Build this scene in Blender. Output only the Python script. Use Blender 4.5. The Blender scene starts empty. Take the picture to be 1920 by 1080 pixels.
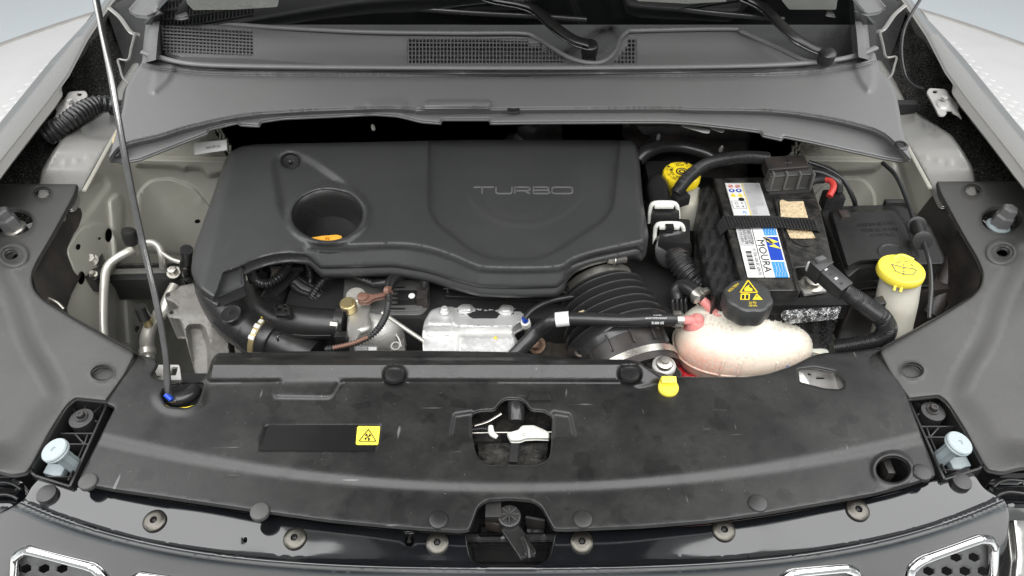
import bpy, bmesh, math, random
import numpy as np
from mathutils import Vector, Matrix
from mathutils.geometry import delaunay_2d_cdt
random.seed(7); rng = np.random.RandomState(7)
S = bpy.context.scene
COL = S.collection
# ------------------------------------------------------------------ camera
F = 1400.0; PITCH = math.radians(42.0); CAMZ = 0.82
cd = bpy.data.cameras.new('camera'); cam = bpy.data.objects.new('camera', cd); COL.objects.link(cam)
cam.location = (0, 0, CAMZ); cam.rotation_euler = (math.pi/2 - PITCH, 0, 0)
cd.sensor_width = 36.0; cd.lens = 36.0*F/1920.0; cd.clip_start = 0.01; cd.clip_end = 200
S.camera = cam
# ------------------------------------------------------------------ studio light
w = bpy.data.worlds.new('World'); S.world = w; w.use_nodes = True
bg = w.node_tree.nodes['Background']; bg.inputs[0].default_value = (0.97, 0.985, 1.0, 1); bg.inputs[1].default_value = 0.5
def area(name, loc, aim, sx, sy, power, color=(1, 1, 1)):
    l = bpy.data.lights.new(name, 'AREA'); l.shape = 'RECTANGLE'; l.size = sx; l.size_y = sy; l.energy = power; l.color = color
    o = bpy.data.objects.new(name, l); COL.objects.link(o); o.location = loc
    o.rotation_euler = (Vector(aim)-Vector(loc)).to_track_quat('-Z', 'Y').to_euler()
area('ceiling_strip_front', (0, -0.45, 2.7), (0, 0.7, 0), 4.6, 1.7, 110)
area('ceiling_strip_behind_camera', (0, -2.0, 2.9), (0, 0.6, 0), 4.6, .5, 75)
area('ceiling_light_left', (-2.3, 1.0, 2.5), (0, 1.0, 0), 2.4, 3.8, 105)
area('ceiling_light_right', (2.3, 1.0, 2.5), (0, 1.0, 0), 2.4, 3.8, 105)
S.view_settings.view_transform = 'Standard'; S.view_settings.look = 'None'
S.view_settings.exposure = 0.0; S.view_settings.gamma = 1.0
S.cycles.max_bounces = 6
# ------------------------------------------------------------------ pixel -> place
FW = np.array([0, math.cos(PITCH), -math.sin(PITCH)]); UP = np.array([0, math.sin(PITCH), math.cos(PITCH)]); RT = np.array([1., 0, 0])
CP = np.array([0, 0, CAMZ])
def rays(px, py):
    px = np.asarray(px, float); py = np.asarray(py, float)
    return ((px-960)/F)[..., None]*RT + ((540-py)/F)[..., None]*UP + FW
def P(px, py, z):
    d = rays(px, py); t = (np.asarray(z, float)-CAMZ)/d[..., 2]
    return CP + d*t[..., None]
def V(px, py, z): return Vector(P(px, py, z).tolist())
def scl(px, py, z):
    d = rays(px, py); return float((z-CAMZ)/d[..., 2])/F      # metres per photo pixel there
def mir(p):                                                 # the other side of the car
    return [(1902-q[0], q[1]-5)+tuple(q[2:]) for q in p][::-1]
# ------------------------------------------------------------------ objects
def link(o, parent=None):
    COL.objects.link(o)
    if parent is not None: o.parent = parent; o['_'] = 0; del o['_']
    return o
def base_of(p):
    b = Vector((0, 0, 0))
    while p is not None: b += p.location; p = p.parent
    return b
def mesh(name, vs, fs, mat, parent=None, smooth=True, label=None, kind=None, angle=40):
    b = base_of(parent); me = bpy.data.meshes.new(name)
    vs = np.asarray(vs, float)-np.array(b)
    me.from_pydata(vs.tolist(), [], [list(map(int, f)) for f in fs]); me.materials.append(mat)
    if smooth:
        me.shade_smooth()
        if angle: me.set_sharp_from_angle(angle=math.radians(angle))
    me.update()
    o = bpy.data.objects.new(name, me); link(o, parent)
    if label: o['label'] = label
    if kind: o['kind'] = kind
    return o
def thing(name, label, cat, loc, group=None):
    o = bpy.data.objects.new(name, None); COL.objects.link(o); o.location = loc; o.empty_display_size = .02
    o['label'] = label; o['category'] = cat
    if group: o['group'] = group
    return o
def tag(o, label, cat, group=None):
    o['label'] = label; o['category'] = cat
    if group: o['group'] = group
    return o
def structure(o): o['kind'] = 'structure'; return o
# ------------------------------------------------------------------ materials
class NT:
    def __init__(s, name):
        s.m = bpy.data.materials.new(name); s.m.use_nodes = True; s.t = s.m.node_tree; s.b = s.t.nodes['Principled BSDF']
        s.co = s.n('ShaderNodeNewGeometry').outputs['Position']
    def n(s, ty, **k):
        x = s.t.nodes.new(ty)
        for a, b in k.items():
            if a.startswith('i_'):
                key = a[2:]; x.inputs[int(key) if key.isdigit() else key.replace('_', ' ')].default_value = b
            else: setattr(x, a, b)
        return x
    def l(s, a, b): s.t.links.new(a, b)
    def noise(s, scale, detail=4, rough=.6, stretch=None):
        x = s.n('ShaderNodeTexNoise'); x.inputs['Scale'].default_value = scale; x.inputs['Detail'].default_value = detail; x.inputs['Roughness'].default_value = rough
        src = s.co
        if stretch:
            mp = s.n('ShaderNodeMapping'); mp.inputs['Scale'].default_value = stretch; s.l(src, mp.inputs[0]); src = mp.outputs[0]
        s.l(src, x.inputs['Vector']); return x.outputs['Fac']
    def ramp(s, fac, stops):
        r = s.n('ShaderNodeValToRGB'); e = r.color_ramp.elements
        while len(e) < len(stops): e.new(.5)
        for q, (p, c) in zip(e, stops): q.position = p; q.color = (c if len(c) == 4 else (*c, 1)) if isinstance(c, tuple) else (c, c, c, 1)
        s.l(fac, r.inputs[0]); return r.outputs[0]
    def mix(s, fac, a, b):
        x = s.n('ShaderNodeMix', data_type='RGBA')
        for v, i in ((fac, 0), (a, 6), (b, 7)):
            if isinstance(v, (int, float)): x.inputs[i].default_value = v
            elif isinstance(v, tuple): x.inputs[i].default_value = (*v, 1)
            else: s.l(v, x.inputs[i])
        return x.outputs[2]
    def bump(s, h, strength, dist=.001, prev=None):
        x = s.n('ShaderNodeBump'); x.inputs['Strength'].default_value = strength; x.inputs['Distance'].default_value = dist; s.l(h, x.inputs['Height'])
        if prev is not None: s.l(prev, x.inputs['Normal'])
        s.l(x.outputs[0], s.b.inputs['Normal']); return x.outputs[0]
def plastic(name, c, rough=.45, dust=.25, dustc=(.20, .19, .17), grain=900, gs=.25, scratch=.0, spec=.5, patch=5, wet=0):
    k = NT(name); b = k.b; b.inputs['Specular IOR Level'].default_value = spec
    n1 = k.noise(patch, 6, .62); n2 = k.noise(160, 5, .7)
    dm = k.n('ShaderNodeMath', operation='MULTIPLY'); k.l(k.ramp(n1, [(.40, 0.0), (.72, 1.0)]), dm.inputs[0]); k.l(k.ramp(n2, [(.3, .35), (.7, 1.0)]), dm.inputs[1])
    d2 = k.n('ShaderNodeMath', operation='MULTIPLY'); k.l(dm.outputs[0], d2.inputs[0]); d2.inputs[1].default_value = dust
    col = k.mix(d2.outputs[0], tuple(c), dustc)
    if scratch:
        sc = k.noise(130, 2, .5, (1, .12, 1)); s2 = k.noise(120, 2, .5, (.10, 1.2, 1))
        mm = k.n('ShaderNodeMath', operation='MAXIMUM'); k.l(k.ramp(sc, [(.74, 0.), (.80, 1.)]), mm.inputs[0]); k.l(k.ramp(s2, [(.74, 0.), (.80, 1.)]), mm.inputs[1])
        m3 = k.n('ShaderNodeMath', operation='MULTIPLY'); k.l(mm.outputs[0], m3.inputs[0]); m3.inputs[1].default_value = scratch
        sp = k.noise(420, 1, .5); m4 = k.n('ShaderNodeMath', operation='MAXIMUM'); k.l(m3.outputs[0], m4.inputs[0])
        m5 = k.n('ShaderNodeMath', operation='MULTIPLY'); k.l(k.ramp(sp, [(.79, 0.), (.81, 1.)]), m5.inputs[0]); m5.inputs[1].default_value = scratch*1.6; k.l(m5.outputs[0], m4.inputs[1])
        col = k.mix(m4.outputs[0], col, (.34, .34, .33))
    col = k.mix(k.ramp(k.noise(520, 2, .6), [(.35, 0.), (.75, .18)]), col, tuple(x*1.9+.004 for x in c))
    if wet:
        wv = k.n('ShaderNodeMath', operation='MULTIPLY'); k.l(k.ramp(k.noise(26, 2, .45), [(.60, 0.), (.63, 1.)]), wv.inputs[0]); wv.inputs[1].default_value = wet
        col = k.mix(wv.outputs[0], col, tuple(x*.25 for x in c))
    k.l(col, b.inputs['Base Color'])
    k.l(k.ramp(k.noise(9, 5, .7), [(.25, max(rough-.10, .02)), (.75, rough+.10)]), b.inputs['Roughness'])
    if gs: k.bump(k.noise(grain, 2, .6), gs, .0006)
    return k.m
def metal(name, c, rough=.35, metallic=1.0, grain=300, gs=.15, dirt=.2, dirtc=(.10, .08, .06), coat=0, dscale=18):
    k = NT(name); b = k.b; b.inputs['Metallic'].default_value = metallic
    n = k.noise(dscale, 6, .65); d = k.n('ShaderNodeMath', operation='MULTIPLY'); k.l(k.ramp(n, [(.42, 0.), (.75, 1.)]), d.inputs[0]); d.inputs[1].default_value = dirt
    k.l(k.mix(d.outputs[0], tuple(c), dirtc), b.inputs['Base Color'])
    k.l(k.ramp(k.noise(25, 4, .6), [(.3, max(rough-.08, .03)), (.7, rough+.08)]), b.inputs['Roughness'])
    b.inputs['Coat Weight'].default_value = coat; b.inputs['Coat Roughness'].default_value = .08
    if gs: k.bump(k.noise(grain, 4, .7), gs, .0012)
    return k.m
def flat(name, c, rough=.5, metallic=0, coat=0, spec=.5):
    k = NT(name); k.b.inputs['Base Color'].default_value = (*c, 1); k.b.inputs['Roughness'].default_value = rough; k.b.inputs['Metallic'].default_value = metallic
    k.b.inputs['Coat Weight'].default_value = coat; k.b.inputs['Specular IOR Level'].default_value = spec
    k.l(k.mix(k.ramp(k.noise(60, 4, .6), [(.35, 0.), (.8, .22)]), tuple(c), tuple(x*.72 for x in c)), k.b.inputs['Base Color'])
    return k.m
M = {}
M['cover'] = plastic('matt_black_cover_plastic', (.036, .0365, .037), .40, .35, (.075, .075, .072), scratch=.10, spec=.5)
M['shroud'] = plastic('radiator_cover_plastic', (.013, .013, .0128), .34, .5, (.060, .059, .055), scratch=.35, patch=9, wet=.35)
M['side'] = plastic('side_cover_plastic', (.046, .0455, .044), .5, .25, (.10, .095, .09), scratch=.06)
M['plenum'] = plastic('grey_cowl_plastic', (.150, .150, .149), .38, .30, (.17, .168, .16), scratch=.10, patch=6)
M['cowl'] = plastic('cowl_grille_plastic', (.155, .155, .155), .36, .25, (.13, .12, .11), scratch=.05)
M['black'] = plastic('black_plastic', (.014, .014, .014), .30, .30, (.06, .057, .05))
M['dull'] = plastic('dusty_black_plastic', (.018, .0175, .017), .42, .6, (.095, .068, .058), patch=22)
M['rubber'] = plastic('black_rubber', (.018, .018, .0185), .28, .3, (.08, .08, .08), gs=.1)
M['dark'] = plastic('shaded_black', (.006, .006, .006), .7, .3, (.02, .018, .015))
M['dirty'] = plastic('grimy_black', (.010, .010, .010), .30, .75, (.115, .108, .095), patch=45, grain=200, gs=.6)
M['foam'] = None
M['bonnet'] = metal('pale_silver_bonnet_paint', (.62, .61, .59), .4, .0, gs=.02, dirt=.15, dirtc=(.5, .49, .47), coat=.3)
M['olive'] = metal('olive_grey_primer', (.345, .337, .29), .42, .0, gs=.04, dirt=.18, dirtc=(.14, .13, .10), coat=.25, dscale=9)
M['olived'] = metal('olive_primer_shade_tone', (.15, .148, .13), .45, .0, gs=.05, dirt=.5, dirtc=(.06, .055, .045), coat=.15, dscale=10)  # olive primer with shade put into the colour
M['beige'] = metal('silver_beige_paint', (.29, .285, .27), .34, .35, gs=.02, dirt=.25, dirtc=(.26, .24, .21), coat=.5, dscale=7)
M['silver'] = metal('silver_car_paint', (.34, .335, .32), .22, .5, gs=.0, dirt=.08, dirtc=(.4, .39, .37), coat=.9, dscale=5)
M['alu'] = metal('cast_aluminium', (.55, .54, .51), .46, .75, grain=260, gs=.5, dirt=.5, dirtc=(.20, .18, .15), dscale=25)
M['cast'] = metal('dull_cast_bracket', (.22, .212, .197), .6, .25, grain=220, gs=.6, dirt=.7, dirtc=(.13, .115, .095), dscale=28)
M['foil'] = metal('heat_shield_aluminium', (.70, .70, .69), .45, .55, grain=120, gs=.35, dirt=.30, dirtc=(.35, .33, .30), dscale=16)
M['steel'] = metal('zinc_steel', (.56, .54, .49), .33, .9, gs=.15, dirt=.4, dirtc=(.2, .18, .14), dscale=60)
M['wornsteel'] = metal('worn_screw_steel', (.11, .105, .094), .36, .9, gs=.2, dirt=.7, dirtc=(.10, .09, .07), dscale=80)
M['module'] = plastic('module_plastic', (.085, .085, .082), .35, .2)
M['emboss'] = plastic('embossed_plastic', (.10, .10, .10), .25, .1, spec=.7)
M['bellow'] = plastic('satin_black_rubber', (.026, .026, .027), .22, .15, (.06, .06, .06), gs=.05)
M['pipe'] = metal('aluminium_pipe', (.60, .585, .53), .36, .6, gs=.1, dirt=.35, dirtc=(.3, .28, .22), dscale=20)
M['rod'] = metal('grey_painted_rod', (.24, .24, .235), .2, .85, gs=.0, dirt=.6, dirtc=(.07, .07, .07), coat=.3, dscale=12)
M['gold'] = metal('yellow_zinc', (.58, .47, .24), .35, .8, gs=.1, dirt=.3)
M['rust'] = metal('rusty_steel', (.20, .13, .09), .6, .4, gs=.5, dirt=.8, dirtc=(.07, .045, .03), dscale=30)
M['brown'] = metal('brown_oiled_metal', (.115, .10, .085), .38, .5, gs=.25, dirt=.7, dirtc=(.05, .04, .03), dscale=22)
M['chrome'] = metal('satin_chrome', (.86, .86, .85), .12, 1.0, gs=0, dirt=.04)
M['gloss'] = metal('gloss_black_grille', (.005, .0055, .0065), .07, .0, gs=0, dirt=.10, dirtc=(.03, .03, .03), coat=1.0, dscale=14)
M['mesh'] = plastic('grey_mesh_plastic', (.10, .10, .10), .35, .2)
M['yellow'] = plastic('yellow_plastic', (.83, .62, .02), .38, .3, (.60, .44, .06), gs=.08)
M['lemon'] = plastic('bright_yellow_plastic', (.86, .70, .07), .38, .15, (.75, .60, .10), gs=.05)
M['white'] = flat('white_plastic', (.74, .74, .68), .45)
M['paper'] = flat('white_label', (.76, .76, .74), .4)
M['greylabel'] = flat('grey_label', (.50, .50, .50), .4)
M['ink'] = flat('black_ink', (.015, .015, .015), .5)
M['greyink'] = flat('grey_ink', (.14, .14, .14), .5)
M['yink'] = flat('yellow_ink', (.85, .62, .03), .5)
M['wink'] = flat('white_ink', (.7, .7, .7), .5)
M['blue'] = flat('blue_print', (.015, .06, .42), .3)
M['sky'] = flat('light_blue_print', (.06, .30, .72), .3)
M['red'] = flat('red_print', (.55, .05, .04), .4)
M['pinkprint'] = flat('pink_print', (.72, .36, .34), .4)
M['orange'] = flat('orange_plastic', (.85, .42, .05), .4)
M['rust_clip'] = flat('brown_clip_plastic', (.18, .095, .068), .45)
M['buffer'] = plastic('pale_blue_grey_nylon', (.30, .345, .355), .42, .2, (.4, .42, .42), gs=.1)
M['buffer2'] = plastic('blue_grey_plastic', (.22, .26, .27), .45, .3, (.2, .2, .19), gs=.1)
M['gums'] = flat('glossy_black_sticker', (.012, .012, .012), .18)
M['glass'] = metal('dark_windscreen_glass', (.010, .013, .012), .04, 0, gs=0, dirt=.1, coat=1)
M['glassl'] = metal('painted_glass_reflection', (.62, .64, .58), .25, 0, gs=0, dirt=.15, coat=.3, dirtc=(.2, .21, .19))  # pale colour of the reflections painted on the windscreen
M['bracket'] = metal('primer_grey_bracket', (.47, .46, .44), .4, .3, gs=.1, dirt=.3, dirtc=(.25, .22, .2))
M['floor'] = metal('pale_smooth_floor', (.62, .67, .69), .35, 0, gs=.02, dirt=.15, dirtc=(.5, .54, .56), dscale=2)
M['plate'] = metal('white_painted_tread_plate', (.70, .70, .69), .4, .0, gs=.05, dirt=.4, dirtc=(.56, .56, .54), dscale=4)
def tape():
    k = NT('crumpled_masking_tape'); k.b.inputs['Roughness'].default_value = .75
    n = k.noise(140, 6, .7); k.l(k.ramp(n, [(.3, (.42, .31, .17)), (.7, (.74, .60, .40))]), k.b.inputs['Base Color']); k.bump(k.noise(110, 5, .6), 1, .004); return k.m
M['tape'] = tape()
def foam():
    k = NT('black_felt'); k.b.inputs['Roughness'].default_value = 1; k.b.inputs['Specular IOR Level'].default_value = .15
    n = k.noise(240, 6, .75); k.l(k.ramp(n, [(.38, (.008, .008, .008)), (.54, (.05, .048, .045)), (.70, (.36, .35, .33))]), k.b.inputs['Base Color']); k.bump(k.noise(190, 6, .8), 1, .010); return k.m
M['foam'] = foam()
def wrap():
    k = NT('black_foil_insulation'); k.b.inputs['Roughness'].default_value = .22; k.b.inputs['Metallic'].default_value = .3
    k.b.inputs['Base Color'].default_value = (.02, .02, .02, 1); k.bump(k.noise(120, 6, .75), 1, .006); return k.m
M['wrap'] = wrap()
def foilmat():
    k = NT('crinkled_silver_foil'); k.b.inputs['Roughness'].default_value = .25; k.b.inputs['Metallic'].default_value = .9
    k.l(k.ramp(k.noise(130, 5, .7), [(.42, (.06, .06, .06)), (.55, (.75, .75, .75))]), k.b.inputs['Base Color']); k.bump(k.noise(150, 5, .7), 1, .006); return k.m
M['crinkle'] = foilmat()
def tank():
    k = NT('milky_tank_plastic'); b = k.b; b.inputs['Roughness'].default_value = .33
    b.inputs['Subsurface Weight'].default_value = .35; b.inputs['Subsurface Radius'].default_value = (.012, .010, .008); b.inputs['Subsurface Scale'].default_value = 1
    sx = k.n('ShaderNodeSeparateXYZ'); k.l(k.co, sx.inputs[0])
    mr = k.n('ShaderNodeMapRange'); k.l(sx.outputs[2], mr.inputs[0]); mr.inputs[1].default_value = -.11; mr.inputs[2].default_value = -.05
    vd = k.n('ShaderNodeVectorMath', operation='SUBTRACT'); k.l(k.co, vd.inputs[0]); vd.inputs[1].default_value = tuple(V(1395, 630, -.055))
    vs_ = k.n('ShaderNodeVectorMath', operation='MULTIPLY'); k.l(vd.outputs[0], vs_.inputs[0]); vs_.inputs[1].default_value = (9.5, 13, 0); ln = k.n('ShaderNodeVectorMath', operation='LENGTH'); k.l(vs_.outputs[0], ln.inputs[0])
    m9 = k.n('ShaderNodeMapRange'); k.l(ln.outputs['Value'], m9.inputs[0]); m9.inputs[1].default_value = 1.22; m9.inputs[2].default_value = .8
    mm_ = k.n('ShaderNodeMath', operation='MINIMUM'); k.l(mr.outputs[0], mm_.inputs[0]); k.l(m9.outputs[0], mm_.inputs[1])
    ad = k.n('ShaderNodeMath', operation='ADD'); k.l(mm_.outputs[0], ad.inputs[0])
    nn = k.n('ShaderNodeMath', operation='MULTIPLY_ADD'); k.l(k.noise(22, 4, .6), nn.inputs[0]); nn.inputs[1].default_value = .5; nn.inputs[2].default_value = -.25; k.l(nn.outputs[0], ad.inputs[1])
    base = k.ramp(ad.outputs[0], [(.0, (.74, .44, .34)), (.25, (.78, .66, .54)), (.5, (.78, .72, .60)), (1., (.78, .75, .64))])
    vo = k.n('ShaderNodeTexVoronoi'); vo.inputs['Scale'].default_value = 170; k.l(k.co, vo.inputs['Vector'])
    dot = k.ramp(vo.outputs['Distance'], [(.24, .8), (.33, 1.), (.42, 0.)])
    msk = k.ramp(k.noise(24, 3, .5), [(.40, 0.), (.48, 1.)])
    m = k.n('ShaderNodeMath', operation='MULTIPLY'); k.l(dot, m.inputs[0]); k.l(msk, m.inputs[1])
    m2 = k.n('ShaderNodeMath', operation='MULTIPLY'); k.l(m.outputs[0], m2.inputs[0]); m2.inputs[1].default_value = 1.
    k.l(k.mix(m2.outputs[0], base, (.66, .57, .49)), b.inputs['Base Color']); k.bump(vo.outputs['Distance'], .12, .002); return k.m
M['tank'] = tank()
def sss(name, c, r=.35):
    k = NT(name); b = k.b; b.inputs['Roughness'].default_value = r; b.inputs['Subsurface Weight'].default_value = .5; b.inputs['Subsurface Radius'].default_value = (.015, .01, .008); b.inputs['Subsurface Scale'].default_value = 1
    k.l(k.mix(k.ramp(k.noise(35, 4, .6), [(.3, 0.), (.8, .5)]), tuple(c), tuple(x*.8 for x in c)), b.inputs['Base Color']); return k.m
M['pinknoz'] = sss('pink_translucent_plastic', (.82, .30, .28)); M['milk'] = sss('translucent_white_plastic', (.66, .64, .55)); M['redliq'] = sss('red_coolant', (.55, .02, .03))
# ------------------------------------------------------------------ shape helpers
def rc(poly, r=8, n=4, closed=True):
    """round the corners of a pixel polygon; a point may carry its own radius"""
    out = []; N = len(poly)
    for i in range(N):
        p = np.array(poly[i][:2], float); rr = poly[i][2] if len(poly[i]) > 2 else r
        if rr <= 0 or (not closed and i in (0, N-1)): out.append(tuple(p)); continue
        a = np.array(poly[i-1][:2], float); b = np.array(poly[(i+1) % N][:2], float)
        la = np.linalg.norm(a-p); lb = np.linalg.norm(b-p); q = min(rr, la*.45, lb*.45)
        A = p+(a-p)/la*q; B = p+(b-p)/lb*q
        for k in range(n+1):
            t = k/n; out.append(tuple((1-t)**2*A+2*t*(1-t)*p+t*t*B))
    return out
def ell(cx, cy, rx, ry, n=28, a0=0): return [(cx+rx*math.cos(a0+2*math.pi*k/n), cy+ry*math.sin(a0+2*math.pi*k/n)) for k in range(n)]
def dens(poly, step, closed=True):
    out = []; N = len(poly)
    for i in range(N if closed else N-1):
        a = np.array(poly[i][:2], float); b = np.array(poly[(i+1) % N][:2], float); L = np.linalg.norm(b-a)
        if L < .3: continue
        m = max(1, int(math.ceil(L/step)))
        for k in range(m): out.append(tuple(a+(b-a)*k/m))
    if not closed: out.append(tuple(poly[-1][:2]))
    return out
def sdist(px, py, poly):
    """signed distance in pixels, positive inside"""
    q = np.array([p[:2] for p in poly], float); a = q; b = np.roll(q, -1, 0); px = np.asarray(px, float); py = np.asarray(py, float)
    d = np.full(px.shape, 1e9); ins = np.zeros(px.shape, bool)
    for (ax, ay), (bx, by) in zip(a, b):
        ex, ey = bx-ax, by-ay; L = ex*ex+ey*ey+1e-12
        t = np.clip(((px-ax)*ex+(py-ay)*ey)/L, 0, 1); d = np.minimum(d, np.hypot(px-ax-t*ex, py-ay-t*ey))
        c = ((ay > py) != (by > py)); xs = ax+(py-ay)*ex/(ey if abs(ey) > 1e-9 else 1e-9); ins ^= (c & (px < xs))
    return np.where(ins, d, -d)
def sst(x): x = np.clip(x, 0, 1); return x*x*(3-2*x)
REC = None
def feat(px, py, poly, dz, wd):
    if REC is not None:
        if abs(dz) > .0003: REC.append((poly, wd, float(px[1]-px[0]), float(px[0]), float(py[0])))
        return np.zeros(2)
    return dz*sst((sdist(px, py, poly)+wd)/(2*wd))
def contours(fn):
    """the edges of a surface's relief, so that the mesh follows them"""
    global REC
    REC = []
    try: fn(np.array([0., 1.]), np.array([0., 0.]))
    except Exception: pass
    out = []
    for poly, wd, s, o, yo in REC:
        L = np.array(dens([((p[0]-o)/s, p[1]-yo) for p in poly], 3.5)); k = np.ones(len(L), bool)
        tn = np.roll(L, -1, 0)-np.roll(L, 1, 0); tn /= (np.linalg.norm(tn, axis=1)[:, None]+1e-9); nm = np.stack([-tn[:, 1], tn[:, 0]], 1)
        for f in (-1, -.5, 0, .5, 1):
            q = L+nm*wd*f; d = np.abs(sdist(q[:, 0], q[:, 1], [tuple(v) for v in L])); q = q[d > abs(wd*f)*.85-.05]
            out.append(q)
        out.append(('ring', L, wd))
    REC = None
    return out
def line(px, pts):
    q = sorted(pts); return np.interp(px, [a[0] for a in q], [a[1] for a in q])
def panel(name, outline, zf, mat, parent=None, holes=(), step=10, th=.004, er=0, eh=None, label=None, mapf=None, smooth=True, down=(0, 0, -1), lines=(), kind=None, angle=40, close=True, jit=.12):
    out = dens(outline, step*.7); hs = [dens(h, step*.6) for h in holes]
    allp = out[:]; edges = [(i, (i+1) % len(out)) for i in range(len(out))]
    for h in hs:
        k = len(allp); allp += h; edges += [(k+i, k+(i+1) % len(h)) for i in range(len(h))]
    o = np.array(out); x0, y0 = o.min(0); x1, y1 = o.max(0)
    gx, gy = np.meshgrid(np.arange(x0+step*.5, x1, step), np.arange(y0+step*.5, y1, step)); gx = gx.ravel(); gy = gy.ravel()
    gx = gx+rng.uniform(-jit, jit, gx.shape)*step; gy = gy+rng.uniform(-jit, jit, gy.shape)*step
    def clear(x, y):
        s = sdist(x, y, out)
        for h in hs: s = np.minimum(s, -sdist(x, y, h))
        return s
    s = clear(gx, gy); k = s > max(step*.35, er*1.15 if er else 0); gx = gx[k]; gy = gy[k]; extra = []
    fn = zf if callable(zf) else (mapf.relief if mapf is not None and hasattr(mapf, 'relief') else None)
    for c in (contours(fn) if fn else ()):
        if isinstance(c, tuple):
            if len(gx): k = np.abs(sdist(gx, gy, [tuple(v) for v in c[1]])) > c[2]+1.2; gx = gx[k]; gy = gy[k]
        else: extra.append(c)
    pts = list(zip(gx, gy))
    if extra:
        q = np.concatenate(extra); ss = clear(q[:, 0], q[:, 1]); q = q[ss > max(1.2, er*1.1)]
        key = {}
        for v in q: key.setdefault((round(v[0]/1.5), round(v[1]/1.5)), tuple(v))
        pts += list(key.values())
    if er:
        for loop in [out]+hs:
            L = np.array(loop); tn = np.roll(L, -1, 0)-np.roll(L, 1, 0); tn /= (np.linalg.norm(tn, axis=1)[:, None]+1e-9); nm = np.stack([-tn[:, 1], tn[:, 0]], 1)
            if sdist(*(L+nm*.5).T, out).mean() < 0 and loop is out: nm = -nm
            if loop is not out and (sdist(*(L+nm*.5).T, loop)).mean() > 0: nm = -nm
            for f in (.12, .35, .65, 1.0):
                q = L+nm*er*f; ss = clear(q[:, 0], q[:, 1]); q = q[ss > er*f*.9]; pts += [tuple(v) for v in q]
    for ln in lines:
        q = np.array(dens(ln, step*.7, False)); ss = clear(q[:, 0], q[:, 1]); pts += [tuple(v) for v in q[ss > step*.3]]
    co = [Vector(p) for p in allp+pts]
    res = delaunay_2d_cdt(co, edges, [], 1, 1e-5)
    vv = np.array([tuple(v) for v in res[0]]); ff = [f for f in res[2]]
    ctr = np.array([vv[list(f)].mean(0) for f in ff]); sd = sdist(ctr[:, 0], ctr[:, 1], out)
    for h in hs: sd = np.minimum(sd, -sdist(ctr[:, 0], ctr[:, 1], h))
    ff = [f for f, q in zip(ff, sd) if q > 0]
    px, py = vv[:, 0], vv[:, 1]
    if mapf: W = mapf(px, py)
    else:
        z = zf(px, py) if callable(zf) else np.full(px.shape, float(zf))
        if er:
            d = np.clip(clear(px, py), 0, er); h = eh if eh is not None else er*.0008; z = z-h*(1-np.sqrt(np.clip(1-((er-d)/er)**2, 0, 1)))
        W = P(px, py, z)
    # orient up
    fs = []
    for f in ff:
        a, b, c = W[f[0]], W[f[1]], W[f[2]]; n = np.cross(b-a, c-a); fs.append(f if np.dot(n, CP-a) > 0 else f[::-1])
    if th and close:
        N = len(W); W2 = W+np.array(down)*th; cnt = {}
        for f in fs:
            for i in range(len(f)):
                e = (f[i], f[(i+1) % len(f)]); cnt[e] = 1
        side = []
        for e in cnt:
            if (e[1], e[0]) not in cnt: side.append((e[1], e[0], e[0]+N, e[1]+N))
        fs = fs+[tuple(i+N for i in f[::-1]) for f in fs]+side; W = np.concatenate([W, W2])
    return mesh(name, W, fs, mat, parent, smooth, label, kind, angle)
def cr(pts, n):
    """Catmull-Rom through rows of numbers"""
    q = np.array(pts, float); m = len(q)
    if m == 2: return np.array([q[0]+(q[1]-q[0])*t for t in np.linspace(0, 1, n+1)])
    ext = np.vstack([2*q[0]-q[1], q, 2*q[-1]-q[-2]]); out = []
    for i in range(m-1):
        a, b, c, d = ext[i:i+4]
        for k in range(n):
            t = k/n; out.append(.5*((2*b)+(c-a)*t+(2*a-5*b+4*c-d)*t*t+(3*b-a-3*c+d)*t**3))
    out.append(q[-1]); return np.array(out)
def sweep(W, R, ns=14, flat=1.0, upv=None, ridge=None, cap=True, closed=False):
    W = np.array(W); N = len(W); T = np.gradient(W, axis=0)
    if closed: T = np.roll(W, -1, 0)-np.roll(W, 1, 0)
    T /= (np.linalg.norm(T, axis=1)[:, None]+1e-12)
    u = np.array(upv if upv is not None else (0, 0, 1.), float); vs = []
    prev = None
    for i in range(N):
        if upv is not None or prev is None:
            a = np.cross(T[i], u)
            if np.linalg.norm(a) < 1e-3: a = np.cross(T[i], (1, .1, 0))
        else: a = prev-T[i]*np.dot(prev, T[i])
        a /= np.linalg.norm(a); prev = a; b = np.cross(a, T[i])
        for k in range(ns):
            t = 2*math.pi*k/ns; vs.append(W[i]+R[i]*(a*math.cos(t)+b*math.sin(t)*flat))
    fs = []
    for i in range(N if closed else N-1):
        j = (i+1) % N
        for k in range(ns):
            l = (k+1) % ns; fs.append((i*ns+k, i*ns+l, j*ns+l, j*ns+k))
    if cap and not closed: fs.append(tuple(range(ns))[::-1]); fs.append(tuple((N-1)*ns+k for k in range(ns)))
    return vs, fs
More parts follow.
